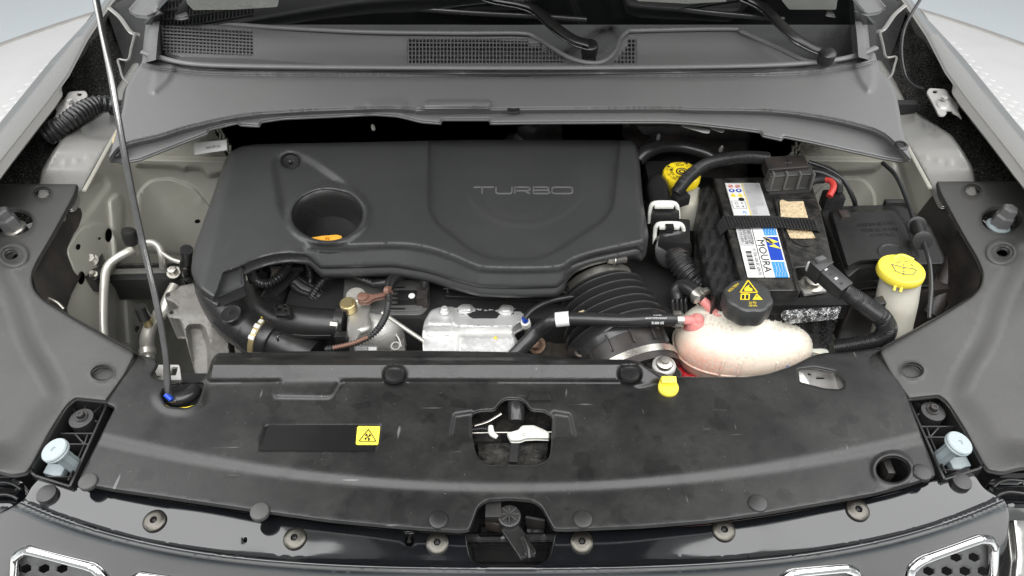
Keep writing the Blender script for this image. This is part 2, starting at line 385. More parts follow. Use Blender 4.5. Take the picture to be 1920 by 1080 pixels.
def tube(name, pts, r, mat, parent=None, ribs=None, amp=.18, n=8, ns=14, flat=1.0, upv=None, label=None, world=False, straight=False, closed=False, caps=True):
    """pts: (px, py, z[, r px]); r in photo pixels (or metres when world)"""
    rr = [p[3] if len(p) > 3 else r for p in pts]
    base = [p[:3] if world else tuple(P(p[0], p[1], p[2])) for p in pts]
    rad = [q if world else q*scl(p[0], p[1], p[2]) for q, p in zip(rr, pts)]
    Q = np.column_stack([base, rad])
    if closed: Q = np.vstack([Q[-2:], Q, Q[:3]]) if not straight else Q
    if not straight: Q = cr(Q, n)
    if closed and not straight: Q = Q[2*n:-3*n+1][:-1] if False else Q[2*n:2*n+len(pts)*n]
    W, R = Q[:, :3], Q[:, 3]
    if ribs:
        L = np.concatenate([[0], np.cumsum(np.linalg.norm(np.diff(W, axis=0), axis=1))]); per = ribs*scl(pts[0][0], pts[0][1], pts[0][2]) if not world else ribs
        m = max(8, int(L[-1]/per*6)); s = np.linspace(0, L[-1], m); W = np.stack([np.interp(s, L, W[:, i]) for i in range(3)], 1); R = np.interp(s, L, R)
        R = R*(1+amp*np.sign(np.sin(2*math.pi*s/per))*np.abs(np.sin(2*math.pi*s/per))**.5)
    vs, fs = sweep(W, R, ns, flat, upv, cap=caps, closed=closed)
    return mesh(name, vs, fs, mat, parent, True, label, angle=50)
def frame(axis):
    a = Vector(axis).normalized(); x = Vector((1, 0, 0)); x = (x-a*x.dot(a)); x = x.normalized() if x.length > .1 else Vector((0, 1, 0)); return x, a.cross(x), a
def lathe(name, c, prof, mat, parent=None, axis=(0, 0, 1), ns=32, wave=None, label=None, cap=True, angle=35, sx=1):
    """c world point; prof: (radius, height) bottom to top in metres; wave(theta) scales the radius"""
    x, y, a = frame(axis); vs = []; c = Vector(c)
    for (r, h) in prof:
        for k in range(ns):
            t = 2*math.pi*k/ns; q = r*(wave(t) if wave else 1); vs.append(tuple(c+x*(q*sx*math.cos(t))+y*(q*math.sin(t))+a*h))
    fs = []; m = len(prof)
    for i in range(m-1):
        for k in range(ns): l = (k+1) % ns; fs.append((i*ns+k, i*ns+l, (i+1)*ns+l, (i+1)*ns+k))
    if cap: fs.append(tuple(range(ns))[::-1]); fs.append(tuple((m-1)*ns+k for k in range(ns)))
    return mesh(name, vs, fs, mat, parent, True, label, angle=angle)
def loft(name, rows, mat, parent=None, n=40, label=None, closed=False, angle=50):
    """rows of (list of (px,py[,z]), z)"""
    R = []
    for pts, z in rows:
        if isinstance(z, str): q = np.array(pts, float)
        else: q = np.array([tuple(P(p[0], p[1], p[2] if len(p) > 2 else z)) for p in pts])
        L = np.concatenate([[0], np.cumsum(np.linalg.norm(np.diff(q, axis=0), axis=1))]); s = np.linspace(0, L[-1], n)
        R.append(np.stack([np.interp(s, L, q[:, i]) for i in range(3)], 1))
    vs = np.concatenate(R); fs = []
    for i in range(len(R)-1):
        for k in range(n-1): fs.append((i*n+k, i*n+k+1, (i+1)*n+k+1, (i+1)*n+k))
    return mesh(name, vs, fs, mat, parent, True, label, angle=angle)
def wrows(pts, z): return [tuple(P(p[0], p[1], p[2] if len(p) > 2 else z)) for p in pts]
def drop(rows, d, dx=0, dy=0): return [(a+dx, b+dy, c-d) for a, b, c in rows]
def box(name, c, ax, ay, az, mat, parent=None, bev=.0015, label=None, taper=1.0):
    """box about world point c with half-axis vectors"""
    bm = bmesh.new(); c = Vector(c); ax, ay, az = Vector(ax), Vector(ay), Vector(az); v = []
    for k in (-1, 1):
        t = taper if k > 0 else 1
        for i, j in ((-1, -1), (1, -1), (1, 1), (-1, 1)): v.append(bm.verts.new(c+ax*i*t+ay*j*t+az*k))
    for f in ((3, 2, 1, 0), (4, 5, 6, 7), (0, 1, 5, 4), (1, 2, 6, 5), (2, 3, 7, 6), (3, 0, 4, 7)): bm.faces.new([v[i] for i in f])
    if bev: bmesh.ops.bevel(bm, geom=bm.edges[:], offset=bev, segments=2, affect='EDGES', profile=.6)
    bmesh.ops.recalc_face_normals(bm, faces=bm.faces[:])
    bm.verts.index_update(); vs = [tuple(q.co) for q in bm.verts]; fs = [[q.index for q in f.verts] for f in bm.faces]; bm.free()
    return mesh(name, vs, fs, mat, parent, True, label, angle=30)
def pbox(name, p0, p1, wpx, z, h, mat, parent=None, bev=.0012, **k):
    """a bar on the level z from pixel p0 to p1, wpx wide, h high below z"""
    a, b = V(*p0, z), V(*p1, z); d = (b-a)/2; n = Vector((-d.y, d.x, 0)).normalized()*wpx/2*scl(*p0, z)
    return box(name, (a+b)/2-Vector((0, 0, h/2)), d, n, (0, 0, h/2), mat, parent, bev, **k)
_tc = {}
def txtmesh(s, ext=0.0):
    if (s, ext) in _tc: return _tc[(s, ext)]
    c = bpy.data.curves.new('t', 'FONT'); c.body = s; c.extrude = ext; c.resolution_u = 3; c.bevel_depth = .012 if ext else 0
    o = bpy.data.objects.new('t', c); COL.objects.link(o); dg = bpy.context.evaluated_depsgraph_get(); me = o.evaluated_get(dg).to_mesh()
    v = np.array([tuple(q.co) for q in me.vertices]) if len(me.vertices) else np.zeros((1, 3)); f = [tuple(p.vertices) for p in me.polygons]
    o.to_mesh_clear(); bpy.data.objects.remove(o); bpy.data.curves.remove(c)
    mn, mx = v.min(0), v.max(0); v[:, 0] = (v[:, 0]-mn[0])/(mx[0]-mn[0]+1e-9); v[:, 1] = (v[:, 1]-mn[1])/(mx[1]-mn[1]+1e-9)
    _tc[(s, ext)] = (v, f); return v, f
def bil(q, u, v):
    q = np.array(q, float); u = np.asarray(u, float)[..., None]; v = np.asarray(v, float)[..., None]
    return (1-v)*((1-u)*q[0]+u*q[1])+v*((1-u)*q[3]+u*q[2])
def words(name, s, quad, z, mat, parent, ext=0, dz=.0005, rise=.0, zf=None, sub=(0, 0, 1, 1)):
    """quad: pixel corners of the writing (bottom left, bottom right, top right, top left as one reads it)"""
    v, f = txtmesh(s, ext); u0, v0, u1, v1 = sub
    p = bil(quad, u0+(u1-u0)*v[:, 0], v0+(v1-v0)*v[:, 1])
    zz = (zf(p[:, 0], p[:, 1]) if zf else z)+dz+(v[:, 2]*rise if ext else 0)
    return mesh(name, P(p[:, 0], p[:, 1], zz), f, mat, parent, False)
def decal(name, polyuv, quad, z, mat, parent, dz=.0004, zf=None, label=None):
    a = np.array(polyuv, float); p = bil(quad, a[:, 0], a[:, 1]); zz = (zf(p[:, 0], p[:, 1]) if zf else z)+dz
    W = P(p[:, 0], p[:, 1], zz); n = len(W); W2 = W-np.array([0, 0, .0003])
    q = [Vector(x) for x in p.tolist()]; r = delaunay_2d_cdt(q, [(i, (i+1) % n) for i in range(n)], [], 1, 1e-6)
    fs = [f for f in r[2] if len(r[0]) == n]
    side = [(i, (i+1) % n, (i+1) % n+n, i+n) for i in range(n)]
    if len(r[0]) == n:
        idx = [min(range(n), key=lambda k: (Vector(v)-q[k]).length) for v in r[0]]; fs = [tuple(idx[i] for i in f) for f in fs]
    else: fs = [tuple(range(n))]
    return mesh(name, np.concatenate([W, W2]), fs+side, mat, parent, False, label)
RECT = [(0, 0), (1, 0), (1, 1), (0, 1)]
def sub(u0, v0, u1, v1): return [(u0, v0), (u1, v0), (u1, v1), (u0, v1)]
def copy_tree(o, parent=None):
    c = o.copy(); COL.objects.link(c); c.parent = parent
    for ch in [q for q in o.children]: copy_tree(ch, c)
    return c
def hexbolt(name, c, r, mat, parent, axis=(0, 0, 1), h=.006, washer=True, name2='washer'):
    if washer:
        wsh = lathe(name2, c, [(r*1.5, 0), (r*1.5, .001), (r*1.42, .0016), (r*.9, .0018)], mat, parent, axis, 24)
    x, y, a = frame(axis)
    return lathe(name, Vector(c)+a*.0015, [(r, 0), (r, h*.85), (r*.9, h), (r*.45, h), (r*.42, h-.001)], mat, parent, axis, 6, angle=20)
# ================================================================== THE GROUND
GZ = -0.86
a, b = P(0, 88, GZ), P(170, 30, GZ)
cyy = ((b[0]**2+b[1]**2)-(a[0]**2+a[1]**2))/(2*(b[1]-a[1])); RAD = math.hypot(a[0], a[1]-cyy)
def disc(name, r0, r1, z, mat, n=160):
    vs = []; fs = []
    for r in (r0, r1):
        for k in range(n): t = 2*math.pi*k/n; vs.append((r*math.cos(t), cyy+r*math.sin(t), z))
    for k in range(n): l = (k+1) % n; fs.append((k, l, n+l, n+k))
    return structure(mesh(name, vs, fs, mat, None, True))
disc('floor', RAD+.035, 14, GZ-.004, M['floor'])
disc('turntable_floor', .02, RAD, GZ, M['plate'])
k = structure(mesh('turntable_joint_strip', [(r*math.cos(t*math.pi/80), cyy+r*math.sin(t*math.pi/80), z) for (r, z) in ((RAD, GZ), (RAD+.002, GZ+.007), (RAD+.033, GZ+.007), (RAD+.035, GZ-.004)) for t in range(160)],
    [(i*160+t, i*160+(t+1) % 160, (i+1)*160+(t+1) % 160, (i+1)*160+t) for i in range(3) for t in range(160)], M['bracket']))
vs = []; fs = []
for sx in (-1, 1):                                           # raised lugs of the tread plate where the floor shows
    for i in range(34):
        for j in range(72):
            x = sx*(1.15+i*.036); y = 1.25+j*.036
            if math.hypot(x, y-cyy) > RAD-.03: continue
            t = math.radians(45 if (i+j) % 2 else -45); c, s_ = math.cos(t), math.sin(t); L, W_ = .0145, .0045; b0 = len(vs)
            for (u, v, h) in ((-L, 0, 0), (0, -W_, 0), (L, 0, 0), (0, W_, 0), (-L*.6, 0, .003), (L*.6, 0, .003)): vs.append((x+u*c-v*s_, y+u*s_+v*c, GZ+h))
            fs += [(b0, b0+1, b0+4), (b0+1, b0+5, b0+4), (b0+1, b0+2, b0+5), (b0+2, b0+3, b0+5), (b0+3, b0+4, b0+5), (b0+3, b0, b0+4)]
mesh('tread_plate_lugs', vs, fs, M['plate'], None, False, kind='stuff')
# ================================================================== THE BODY SHELL
body = thing('car_body', 'silver beige painted car body shell with open bonnet around the engine bay', 'car', (0, .9, -.4))
box('undertray', (0, 1.05, -.46), (.80, 0, 0), (0, .62, 0), (0, 0, .012), M['dark'], body)
box('bulkhead', (0, 1.50, -.12), (.70, 0, 0), (0, .012, 0), (0, 0, .235), M['dark'], body)
box('front_crossmember', (0, .58, -.18), (.66, 0, 0), (0, .02, 0), (0, 0, .045), M['dark'], body)
# fenders -----------------------------------------------------------------
fo = [(-140, 395), (-60, 300), (0, 230), (97, 111), (167, 36), (190, 8), (222, -30)]
fc = [(-120, 440), (-50, 350), (0, 283), (85, 178), (122, 128), (158, 66), (205, 0), (228, -28)]
fg = [(-115, 450), (-45, 362), (0, 302), (88, 192), (126, 140), (161, 72), (207, 3), (230, -24)]
fi = [(-100, 480), (-40, 385), (0, 335), (50, 268), (100, 205), (118, 178), (114, 160), (134, 116), (128, 100), (168, 45), (200, 9), (236, -20)]
for side in (0, 1):
    g = (lambda p: p) if not side else (lambda p: mir(p)[::-1])
    o_, c_, g_, i_ = g(fo), g(fc), g(fg), g(fi)
    wo = wrows(o_, .105); out = (-1 if not side else 1)
    R = [(drop(wo, .95, out*.02), 'w'), (drop(wo, .25, out*.05), 'w'), (drop(wo, .05, out*.03), 'w'), (drop(wo, .008, out*.004), 'w'), (wo, 'w'), (wrows(c_, .122), 'w'), (wrows(g_, .119), 'w')]
    loft('fender', R, M['silver'], body, 60, label=('left', 'right')[side]+' front fender, silver paint')
    R = [(wrows(g_, .119), 'w'), (wrows(g_, .1185), 'w'), (wrows([(a+out*-4, b+3) for a, b in g_], .116), 'w'), (wrows([(a*.8+c*.2, b*.8+d*.2) for (a, b), (c, d) in zip(*[[tuple(q) for q in cr(x, 4)[::2][:15]] for x in (g_[:8], i_[:8])])], .113), 'w'), (wrows(i_, .11), 'w'), (drop(wrows(i_, .11), .006, out*.004), 'w')]
    R.pop(3)
    loft('fender_flange', R, M['beige'], body, 90, angle=35)
    # felt between fender and inner wing
    def zfelt(px, py):
        n = np.sin(px*.11+py*.07)*np.sin(py*.09-px*.05)*.006+rng.uniform(-.0015, .0015, np.shape(px))
        return .030+n
    f1 = [(-70, 430), (-20, 345), (100, 195), (112, 110), (170, 30), (205, -5), (262, -30), (285, 40), (262, 130), (240, 200), (130, 250), (95, 285), (75, 350), (68, 385)]
    panel('felt_pad', rc(g(f1), 5), zfelt, M['foam'], body, step=6, th=.03)
    # shelf of the inner wing, light grey paint
    f2 = [(66, 395), (78, 318), (100, 282), (118, 258), (200, 205), (222, 160), (250, 118), (262, 118), (262, 220), (243, 218), (215, 252), (162, 345), (140, 395)]
    mx = (lambda px: 1902-px) if side else (lambda px: px)
    def zsh(px, py):
        q = mx(px); z = .062-.00018*np.clip(q-150, -80, 60)-.036*sst((py-250)/100.)
        z = z+feat(q, py, rc([(170, 205), (215, 195), (240, 225), (205, 262), (150, 245)], 20), -.006, 10)
        for (cx, cy) in ((122, 305), (143, 302), (168, 296), (110, 330)): z = z+.0005*np.exp(-((q-cx)**2+(py-cy)**2)/14.)
        return z
    panel('inner_wing_shelf', rc(g(f2), 8), zsh, M['beige'], body, step=6, th=.004, er=5, eh=.006)
# bay walls ---------------------------------------------------------------
def wallmap(side, zt, xw, yw, zf_, relief=None):
    """the lining of the bay: side wall, rear wall and floor met in soft corners, as seen from above"""
    def f(px, py):
        q = (1902-px) if side else px
        d = rays(px, py); sg = 1 if side else -1
        tx = (sg*xw)/np.where(np.abs(d[:, 0]) < 1e-3, 1e-3*sg, d[:, 0]); tx = np.where(tx <= 0, 9, tx)
        slope = .25                                             # side wall leans outwards towards the top
        tx = (sg*(xw-slope*(CAMZ-zt)*0))/d[:, 0]; 
        # plane: sg*x = xw + slope*(z-zt)
        den = sg*d[:, 0]-slope*d[:, 2]; tx = (xw+slope*(CAMZ-zt))/np.where(den < 1e-3, 1e-3, den)
        ty = yw/np.where(d[:, 1] < 1e-3, 1e-3, d[:, 1]); tz = (zf_-CAMZ)/d[:, 2]
        k = 28.; t = -np.log(np.exp(-k*tx)+np.exp(-k*ty)+np.exp(-k*tz))/k
        if relief is not None: t = t-relief(q, py)
        return CP+d*t[:, None]
    if relief is not None: f.relief = (lambda px, py: relief((1902-px) if side else px, py))
    return f
def relL(q, py):
    r = feat(q, py, rc([(252, 308), (330, 312), (345, 318), (352, 312), (378, 316), (392, 330), (430, 318), (430, 300), (252, 296)], 6), .030, 5)      # pressed ledge
    r = r+feat(q, py, rc([(258, 362), (282, 338), (320, 334), (362, 350), (420, 420), (420, 480), (258, 470)], 14), .008, 3)
    r = r+feat(q, py, rc([(122, 470), (150, 425), (178, 416), (205, 425), (222, 450), (225, 490), (200, 520), (140, 515)], 12), .012, 4)               # raised plate with holes
    r = r-feat(q, py, rc([(120, 380), (190, 330), (205, 345), (135, 440)], 18), .008, 8)
    r = r-feat(q, py, rc([(220, 525), (232, 525), (240, 645), (222, 645)], 5), .012, 6)
    r = r+feat(q, py, rc([(205, 375), (222, 362), (232, 380), (228, 478), (214, 490)], 8), .010, 5)
    for (cx, cy) in ((368, 383), (377, 375), (335, 372)): r = r+.0025*np.exp(-((q-cx)**2+(py-cy)**2)/12.)
    return r
ridge = [(158, 352), (213, 256), (238, 217), (262, 225)]
holesL = [ell(203, 440, 7, 14), ell(146, 462, 5, 7, 14), ell(370, 414, 6, 5, 12), ell(257, 616, 5, 7, 14), ell(186, 446, 3, 4, 10), ell(152, 520, 7, 14, 14)]
lin = [(60, 520), (75, 480), (104, 440), (150, 360)]+ridge+[(330, 262), (392, 232), (490, 228), (500, 300), (500, 700), (230, 720), (60, 640)]
panel('inner_wing', rc(lin, 4), None, M['olive'], body, holes=holesL, step=6, th=.003, mapf=wallmap(0, .06, .80, 1.30, -.34, relL), label='left inner wing, olive grey primer')
def relR(q, py):
    r = feat(q, py, rc([(240, 300), (430, 296), (432, 318), (350, 312), (330, 324), (262, 318)], 6), .030, 5)
    r = r+feat(q, py, rc([(262, 362), (282, 336), (320, 332), (362, 350), (420, 420), (420, 480), (262, 470)], 14), .008, 3)
    r = r-feat(q, py, rc([(215, 300), (228, 300), (196, 400), (175, 430)], 6), .006, 6)
    return r
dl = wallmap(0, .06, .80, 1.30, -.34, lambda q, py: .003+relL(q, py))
panel('chassis_leg_shade', rc([(206, 526), (350, 522), (420, 540), (420, 700), (160, 700), (172, 640), (196, 610), (198, 560)], 8), None, M['olived'], body, holes=[ell(257, 616, 5, 7, 14)], step=7, th=.003, mapf=dl)  # overlay on the lower inner wing, its shade put into the darker olive
holesR = [ell(1752, 418, 4, 8, 12), ell(1795, 435, 9, 6, 14)]
panel('inner_wing', rc(mir(lin), 4), None, M['olive'], body, holes=holesR, step=6, th=.003, mapf=wallmap(1, .06, .80, 1.30, -.34, relR), label='right inner wing, olive grey primer')
# ridges that carry the edge of each shelf
for side in (0, 1):
    g = (lambda p: p) if not side else (lambda p: mir(p)[::-1])
    tube('weld_flange', [(q[0], q[1], .066) for q in g([(158, 358), (180, 318), (213, 258), (238, 217)])], 4.5, M['olive'], body, flat=.5)
# mounting brackets of the fenders
brk = [(128, 172, 6), (160, 170, 6), (165, 178, 5), (150, 205, 8), (142, 222, 5), (130, 222, 4), (124, 212, 3), (104, 222, 4), (98, 228, 2), (106, 212, 4), (104, 200, 4), (122, 184, 4)]
for side in (0, 1):
    g = (lambda p: p) if not side else mir
    h = [ell(149, 177, 4.5, 3), ell(122, 215, 6, 3)]
    if side: h = [[(1902-x, y-5) for x, y in q] for q in h]
    br = panel('fender_bracket', rc(g(brk)), lambda px, py: .095+.0*px+feat((1902-px) if side else px, py, ell(133, 194, 13, 9), .003, 3), M['bracket'], body, holes=h, step=4, th=.0025, er=2, eh=.001)
    hexbolt('bolt', V(1902-133 if side else 133, 188 if side else 193, .099), .0062, M['bracket'], br, washer=False)
# hinge side irons and the dark gap between wing and scuttle
for side in (0, 1):
    g = (lambda p: p) if not side else (lambda p: mir(p)[::-1])
    panel('hinge_pocket', rc(g([(200, 20), (275, -30), (300, 30), (285, 110), (262, 150), (238, 210), (215, 200), (235, 120)]), 5), .045, M['black'], body, step=8, th=.05)
    tube('bonnet_hinge', [(q[0], q[1], z) for q, z in zip(g([(205, 15), (225, 33), (245, 60), (262, 66)]), (.13, .12, .11, .10))], 4, M['beige'], body, flat=.4)
    tube('hinge_plate', [(q[0], q[1], z) for q, z in zip(g([(253, 62), (246, 90), (240, 112), (222, 112), (225, 128), (230, 145), (242, 158)]), (.11, .105, .1, .1, .1, .1, .1))], 2.2, M['beige'], body)
# the bonnet itself, propped open above and behind the frame
hx, hy0, hz0, hy1, hz1 = .74, 1.62, .30, .70, 1.13
for sx in (-1, 1): box('wheelhouse', (sx*.86, 1.0, -.2), (.01, 0, 0), (0, .42, 0), (0, 0, .19), M['dark'], body); box('wheelhouse', (sx*.62, 1.41, -.15), (.22, 0, 0), (0, .01, 0), (0, 0, .22), M['dark'], body)
bn = np.array([0, -(hz1-hz0), -(hy0-hy1)]); bn = bn/np.linalg.norm(bn)
rows = []
for t in np.linspace(0, 1, 9):
    rows.append([(x*(1-.10*t**3), hy0+(hy1-hy0)*t-.17*t**2*(1-abs(x/hx)**2.5)-bn[1]*.03*(1-(x/hx)**2), hz0+(hz1-hz0)*t-bn[2]*.03*(1-(x/hx)**2)) for x in np.linspace(-hx, hx, 17)])
bonnet = thing('bonnet', 'silver car bonnet propped open above the engine bay, out of view', 'bonnet', (0, hy0, hz0))
loft('bonnet_skin', [(r, 'w') for r in rows], M['bonnet'], bonnet, 17)
rows2 = [[(x*.66, y+bn[1]*.025, z+bn[2]*.025) for (x, y, z) in r] for r in rows[0:]]
loft('bonnet_liner', [(r, 'w') for r in rows2], M['dark'], bonnet, 17)
# ================================================================== SCUTTLE AND WINDSCREEN
ws = thing('windscreen', 'lower edge of dark glass windscreen behind the wiper arms', 'windscreen', (0, 1.62, .2))
def wsz(px, py): return .185+np.clip(45-py, -10, 200)*.0016
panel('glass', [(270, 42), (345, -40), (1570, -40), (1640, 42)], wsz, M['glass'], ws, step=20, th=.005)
for nm, q in (('pale_reflection_left', [(348, -40), (530, -40), (520, 12), (440, 17), (362, 18), (350, 5)]), ('pale_reflection_right', [(1462, -40), (1575, -40), (1568, 17), (1480, 17), (1466, 0)])):  # pale reflections in the glass, put in as light-coloured sheets
    panel('painted_reflection', rc(q, 3), lambda px, py: wsz(px, py)+.010, M['glassl'], ws, step=20, th=.001)
panel('painted_reflection', rc([(1195, -40), (1370, -40), (1362, 2), (1290, 6), (1195, 1)], 3), lambda px, py: wsz(px, py)+.010, M['glassl'], ws, step=20, th=.001)  # third pale sheet, likewise a reflection put in as colour
scut = thing('scuttle_grille', 'grey plastic scuttle panel with three mesh air vents below the windscreen', 'panel', (0, 1.4, .15))
panel('rear_ledge', rc([(296, 30), (350, 34), (480, 38), (700, 40), (1000, 44), (1200, 40), (1400, 36), (1570, 34), (1645, 40), (1640, 112), (1400, 120), (1100, 122), (900, 120), (300, 110)], 4), lambda px, py: .150+feat(px, py, rc([(1120, 60), (1150, 52), (1165, 80), (1130, 110), (1050, 110)], 8), -.01, 8)+0*px, M['black'], scut, step=9, th=.01)
tube('windscreen_seal', [(300, 36, .176), (480, 40, .178), (700, 42, .179), (960, 44, .179), (1200, 41, .178), (1450, 37, .178), (1575, 35, .176)], 4, M['cowl'], scut, flat=.6)
# main face: with three vent openings
rim = [(300, 42), (330, 38), (480, 49), (600, 56), (700, 60), (860, 62), (975, 62), (1005, 70), (1040, 92), (1072, 110), (1105, 118), (1132, 115), (1152, 98), (1163, 74), (1176, 60), (1200, 57), (1368, 54), (1392, 60), (1440, 82), (1500, 110), (1530, 118)]
face = rim+[(1400, 126), (1100, 128), (960, 128), (700, 126), (480, 122), (360, 112), (306, 98)]
def zface(px, py): return .158+.022*sst((110-py)/55)*1.0
ventL = [(305, 47), (473, 57), (474, 104), (306, 97)]
stair = [(766, 71), (940, 72), (990, 73), (990, 82), (1016, 82), (1016, 90), (1031, 90), (1031, 98), (1044, 98), (1044, 106), (1057, 106), (1057, 117), (766, 118)]
ventR = [(1178, 72), (1192, 72), (1192, 118), (1150, 118), (1150, 112), (1160, 112), (1160, 104), (1166, 104), (1166, 96), (1173, 96), (1173, 88), (1178, 88)]
panel('grille_face', rc(face, 5), zface, M['cowl'], scut, holes=[ventL, stair, ventR], step=8, th=.006, er=3, eh=.002)
tube('raised_rim', [(x, y, .186 if y < 70 else .180) for x, y in rim], 4.2, M['cowl'], scut, n=6)
def lattice(poly, cell, rowh, slant=0.0, angle=0.0):
    vs = []; fs = []; q = np.array(poly, float); x0, y0 = q.min(0); x1, y1 = q.max(0)
    def bar(p0, p1, wpx, hz):
        a_, b_ = P(p0[0], p0[1], zface(p0[0], p0[1])+.0006), P(p1[0], p1[1], zface(p1[0], p1[1])+.0006); d = b_-a_; n = np.array([-d[1], d[0], 0]); n /= np.linalg.norm(n)+1e-9; n *= wpx*scl(p0[0], p0[1], .17)/2
        b0 = len(vs)
        for e in (a_, b_):
            for s_ in (-1, 1):
                for h in (0, -hz): vs.append(tuple(e+n*s_+np.array([0, 0, h])))
        for f in ((0, 2, 6, 4), (1, 5, 7, 3), (0, 4, 5, 1), (2, 3, 7, 6), (0, 1, 3, 2), (4, 6, 7, 5)): fs.append(tuple(b0+i for i in f))
    def runs(fn, lo, hi, m=200):
        t = np.linspace(lo, hi, m); P_ = np.array([fn(v) for v in t]); ins = sdist(P_[:, 0], P_[:, 1], poly) > -.3; r = []; s0 = None
        for i, b_ in enumerate(ins):
            if b_ and s0 is None: s0 = i
            if (not b_ or i == m-1) and s0 is not None:
                if i-s0 > 3: r.append((P_[s0], P_[i]))
                s0 = None
        return r
    x = x0
    while x < x1+1:
        for p0, p1 in runs(lambda t: (x, t), y0-1, y1+1): bar(p0, p1, 1.7, .003)
        x += cell
    y = y0
    while y < y1+12:
        for p0, p1 in runs(lambda t: (t, y+(t-x0)*slant), x0-1, x1+1): bar(p0, p1, 1.8, .0025)
        y += rowh
    return mesh('vent_lattice', vs, fs, M['plenum'], scut, False, kind='stuff')
lattice(ventL, 6.8, 6.3, .06); lattice(stair, 6.6, 7.9, 0.004); lattice(ventR, 6.8, 7.9)
for q_ in (ventL, stair, ventR): panel('vent_dark_backing', q_, lambda px, py: zface(px, py)-.010, M['ink'], scut, step=8, th=.002)  # ink-black sheets close under the vents stand in for their shaded depth
panel('air_filter_mesh', rc([(330, 106), (470, 110), (640, 122), (480, 124), (340, 114)], 2), .171, M['mesh'], scut, step=6, th=.003)
# front cowl ---------------------------------------------------------------
cowl = thing('cowl_cover', 'wide grey plastic cowl cover spanning the back of the engine bay', 'cover', (0, 1.25, .1))
co = [(203, 301, 3), (214, 262), (230, 205), (236, 165), (250, 140), (264, 120, 5), (275, 96, 4), (300, 104, 10), (365, 122), (480, 128), (700, 130), (960, 131), (1200, 130), (1440, 126), (1560, 116), (1612, 106), (1640, 98, 4), (1650, 132), (1668, 150), (1680, 172), (1688, 215), (1692, 240), (1709, 299, 3),
      (1690, 302), (1660, 297), (1600, 284), (1520, 266), (1470, 256, 3), (1466, 262, 2), (1430, 254, 2), (1426, 247, 2), (1395, 243), (1300, 232), (1250, 229), (1180, 229), (1000, 230), (919, 231, 2), (917, 224, 2), (829, 224, 2), (827, 231, 2), (790, 228), (745, 217), (700, 214), (640, 217), (530, 222), (490, 228, 2), (486, 236, 2), (450, 234, 2), (445, 230), (392, 242, 2), (390, 249, 2), (335, 270), (262, 299), (232, 304)]
fold = [(200, 300), (232, 268), (300, 250), (360, 232), (480, 209), (690, 198), (770, 199), (790, 202), (950, 200), (1235, 198), (1300, 200), (1440, 203), (1520, 212), (1600, 228), (1660, 250), (1709, 300)]
FOLD = [tuple(v) for v in cr(fold, 10)]; GRV = [tuple(v) for v in cr([(250, 118), (330, 134), (480, 142), (960, 143), (1440, 142), (1580, 130), (1640, 116)], 8)]
def zcowl(px, py):
    f = line(px, FOLD); z = .168-.002*(py-140)/60.
    z = z-.020*sst((py-f)/13.)-.00010*np.clip(py-f-13, 0, 60)
    z = z+feat(px, py, rc([(250, 100), (300, 108), (365, 128), (960, 137), (1440, 132), (1612, 110), (1645, 95), (1645, 80), (960, 90), (250, 60)], 8), .010, 3.0)
    z = z-.007*np.exp(-((py-line(px, GRV))/3.2)**2)
    z = z+feat(px, py, rc([(294, 115), (330, 120), (318, 150), (290, 175), (283, 172)], 10), .006, 7)+feat(px, py, rc([(1640, 108), (1600, 116), (1608, 146), (1628, 175), (1640, 160)], 10), .006, 7)
    z = z+feat(px, py, rc([(795, 193, 4), (800, 189, 4), (915, 189, 4), (922, 193, 4), (918, 201, 3), (792, 201, 3)], 4), .009, 2.2)
    z = z+feat(px, py, rc([(690, 190), (760, 190), (760, 230), (690, 230)], 6), .004, 8)
    return z
panel('cowl_panel', rc(co, 6), zcowl, M['plenum'], cowl, step=5.5, th=.004, er=6, eh=.006, lines=[[(a, b+q) for a, b in cr(fold, 6)] for q in (-4, 0, 3, 6, 9, 13, 17)]+[[(a, b+q) for a, b in cr([(250, 118), (330, 134), (480, 142), (960, 143), (1440, 142), (1580, 130), (1640, 116)], 8)] for q in (-6, -3, 0, 3, 6)])
tube('bonnet_seal', [(268, 98, .18), (300, 108, .182), (365, 120, .184), (480, 124, .185), (700, 126, .186), (960, 127, .186), (1200, 126, .186), (1440, 122, .185), (1560, 113, .183), (1612, 102, .181), (1642, 90, .18)], 6, M['cowl'], cowl, flat=.7)
for side in (0, 1):
    g = (lambda p: p) if not side else (lambda p: mir(p)[::-1])
    R = [(wrows(g([(266, 120), (270, 70), (276, 25)]), .135), 'w'), (wrows(g([(278, 116), (284, 66), (290, 30)]), .195), 'w'), (wrows(g([(292, 112), (296, 66), (300, 34)]), .197), 'w'), (wrows(g([(304, 104), (306, 66), (306, 40)]), .150), 'w')]
    loft('end_upright', R, M['plenum'], cowl, 8)
    tube('foam_strip', [(q[0], q[1], .12) for q in g([(262, 142), (240, 168), (232, 212)])], 6, M['dull'], cowl, flat=.7)
    tp = panel('masking_tape', rc(g([(231, 216), (238, 214), (222, 262), (212, 274), (210, 262)]), 2), .10, M['tape'], cowl, step=5, th=.003)
for (x, y) in ((1690, 273), (217, 286), (963, 205)):
    c = V(x, y, float(zcowl(np.array([x*1.]), np.array([y*1.]))[0])+.002)
    cl = lathe('push_clip', c, [(.0115, 0), (.0115, .001), (.0095, .0025), (.0062, .0027), (.0058, .0012), (.002, .001)], M['black'], cowl, (0, -.2, 1), 20)
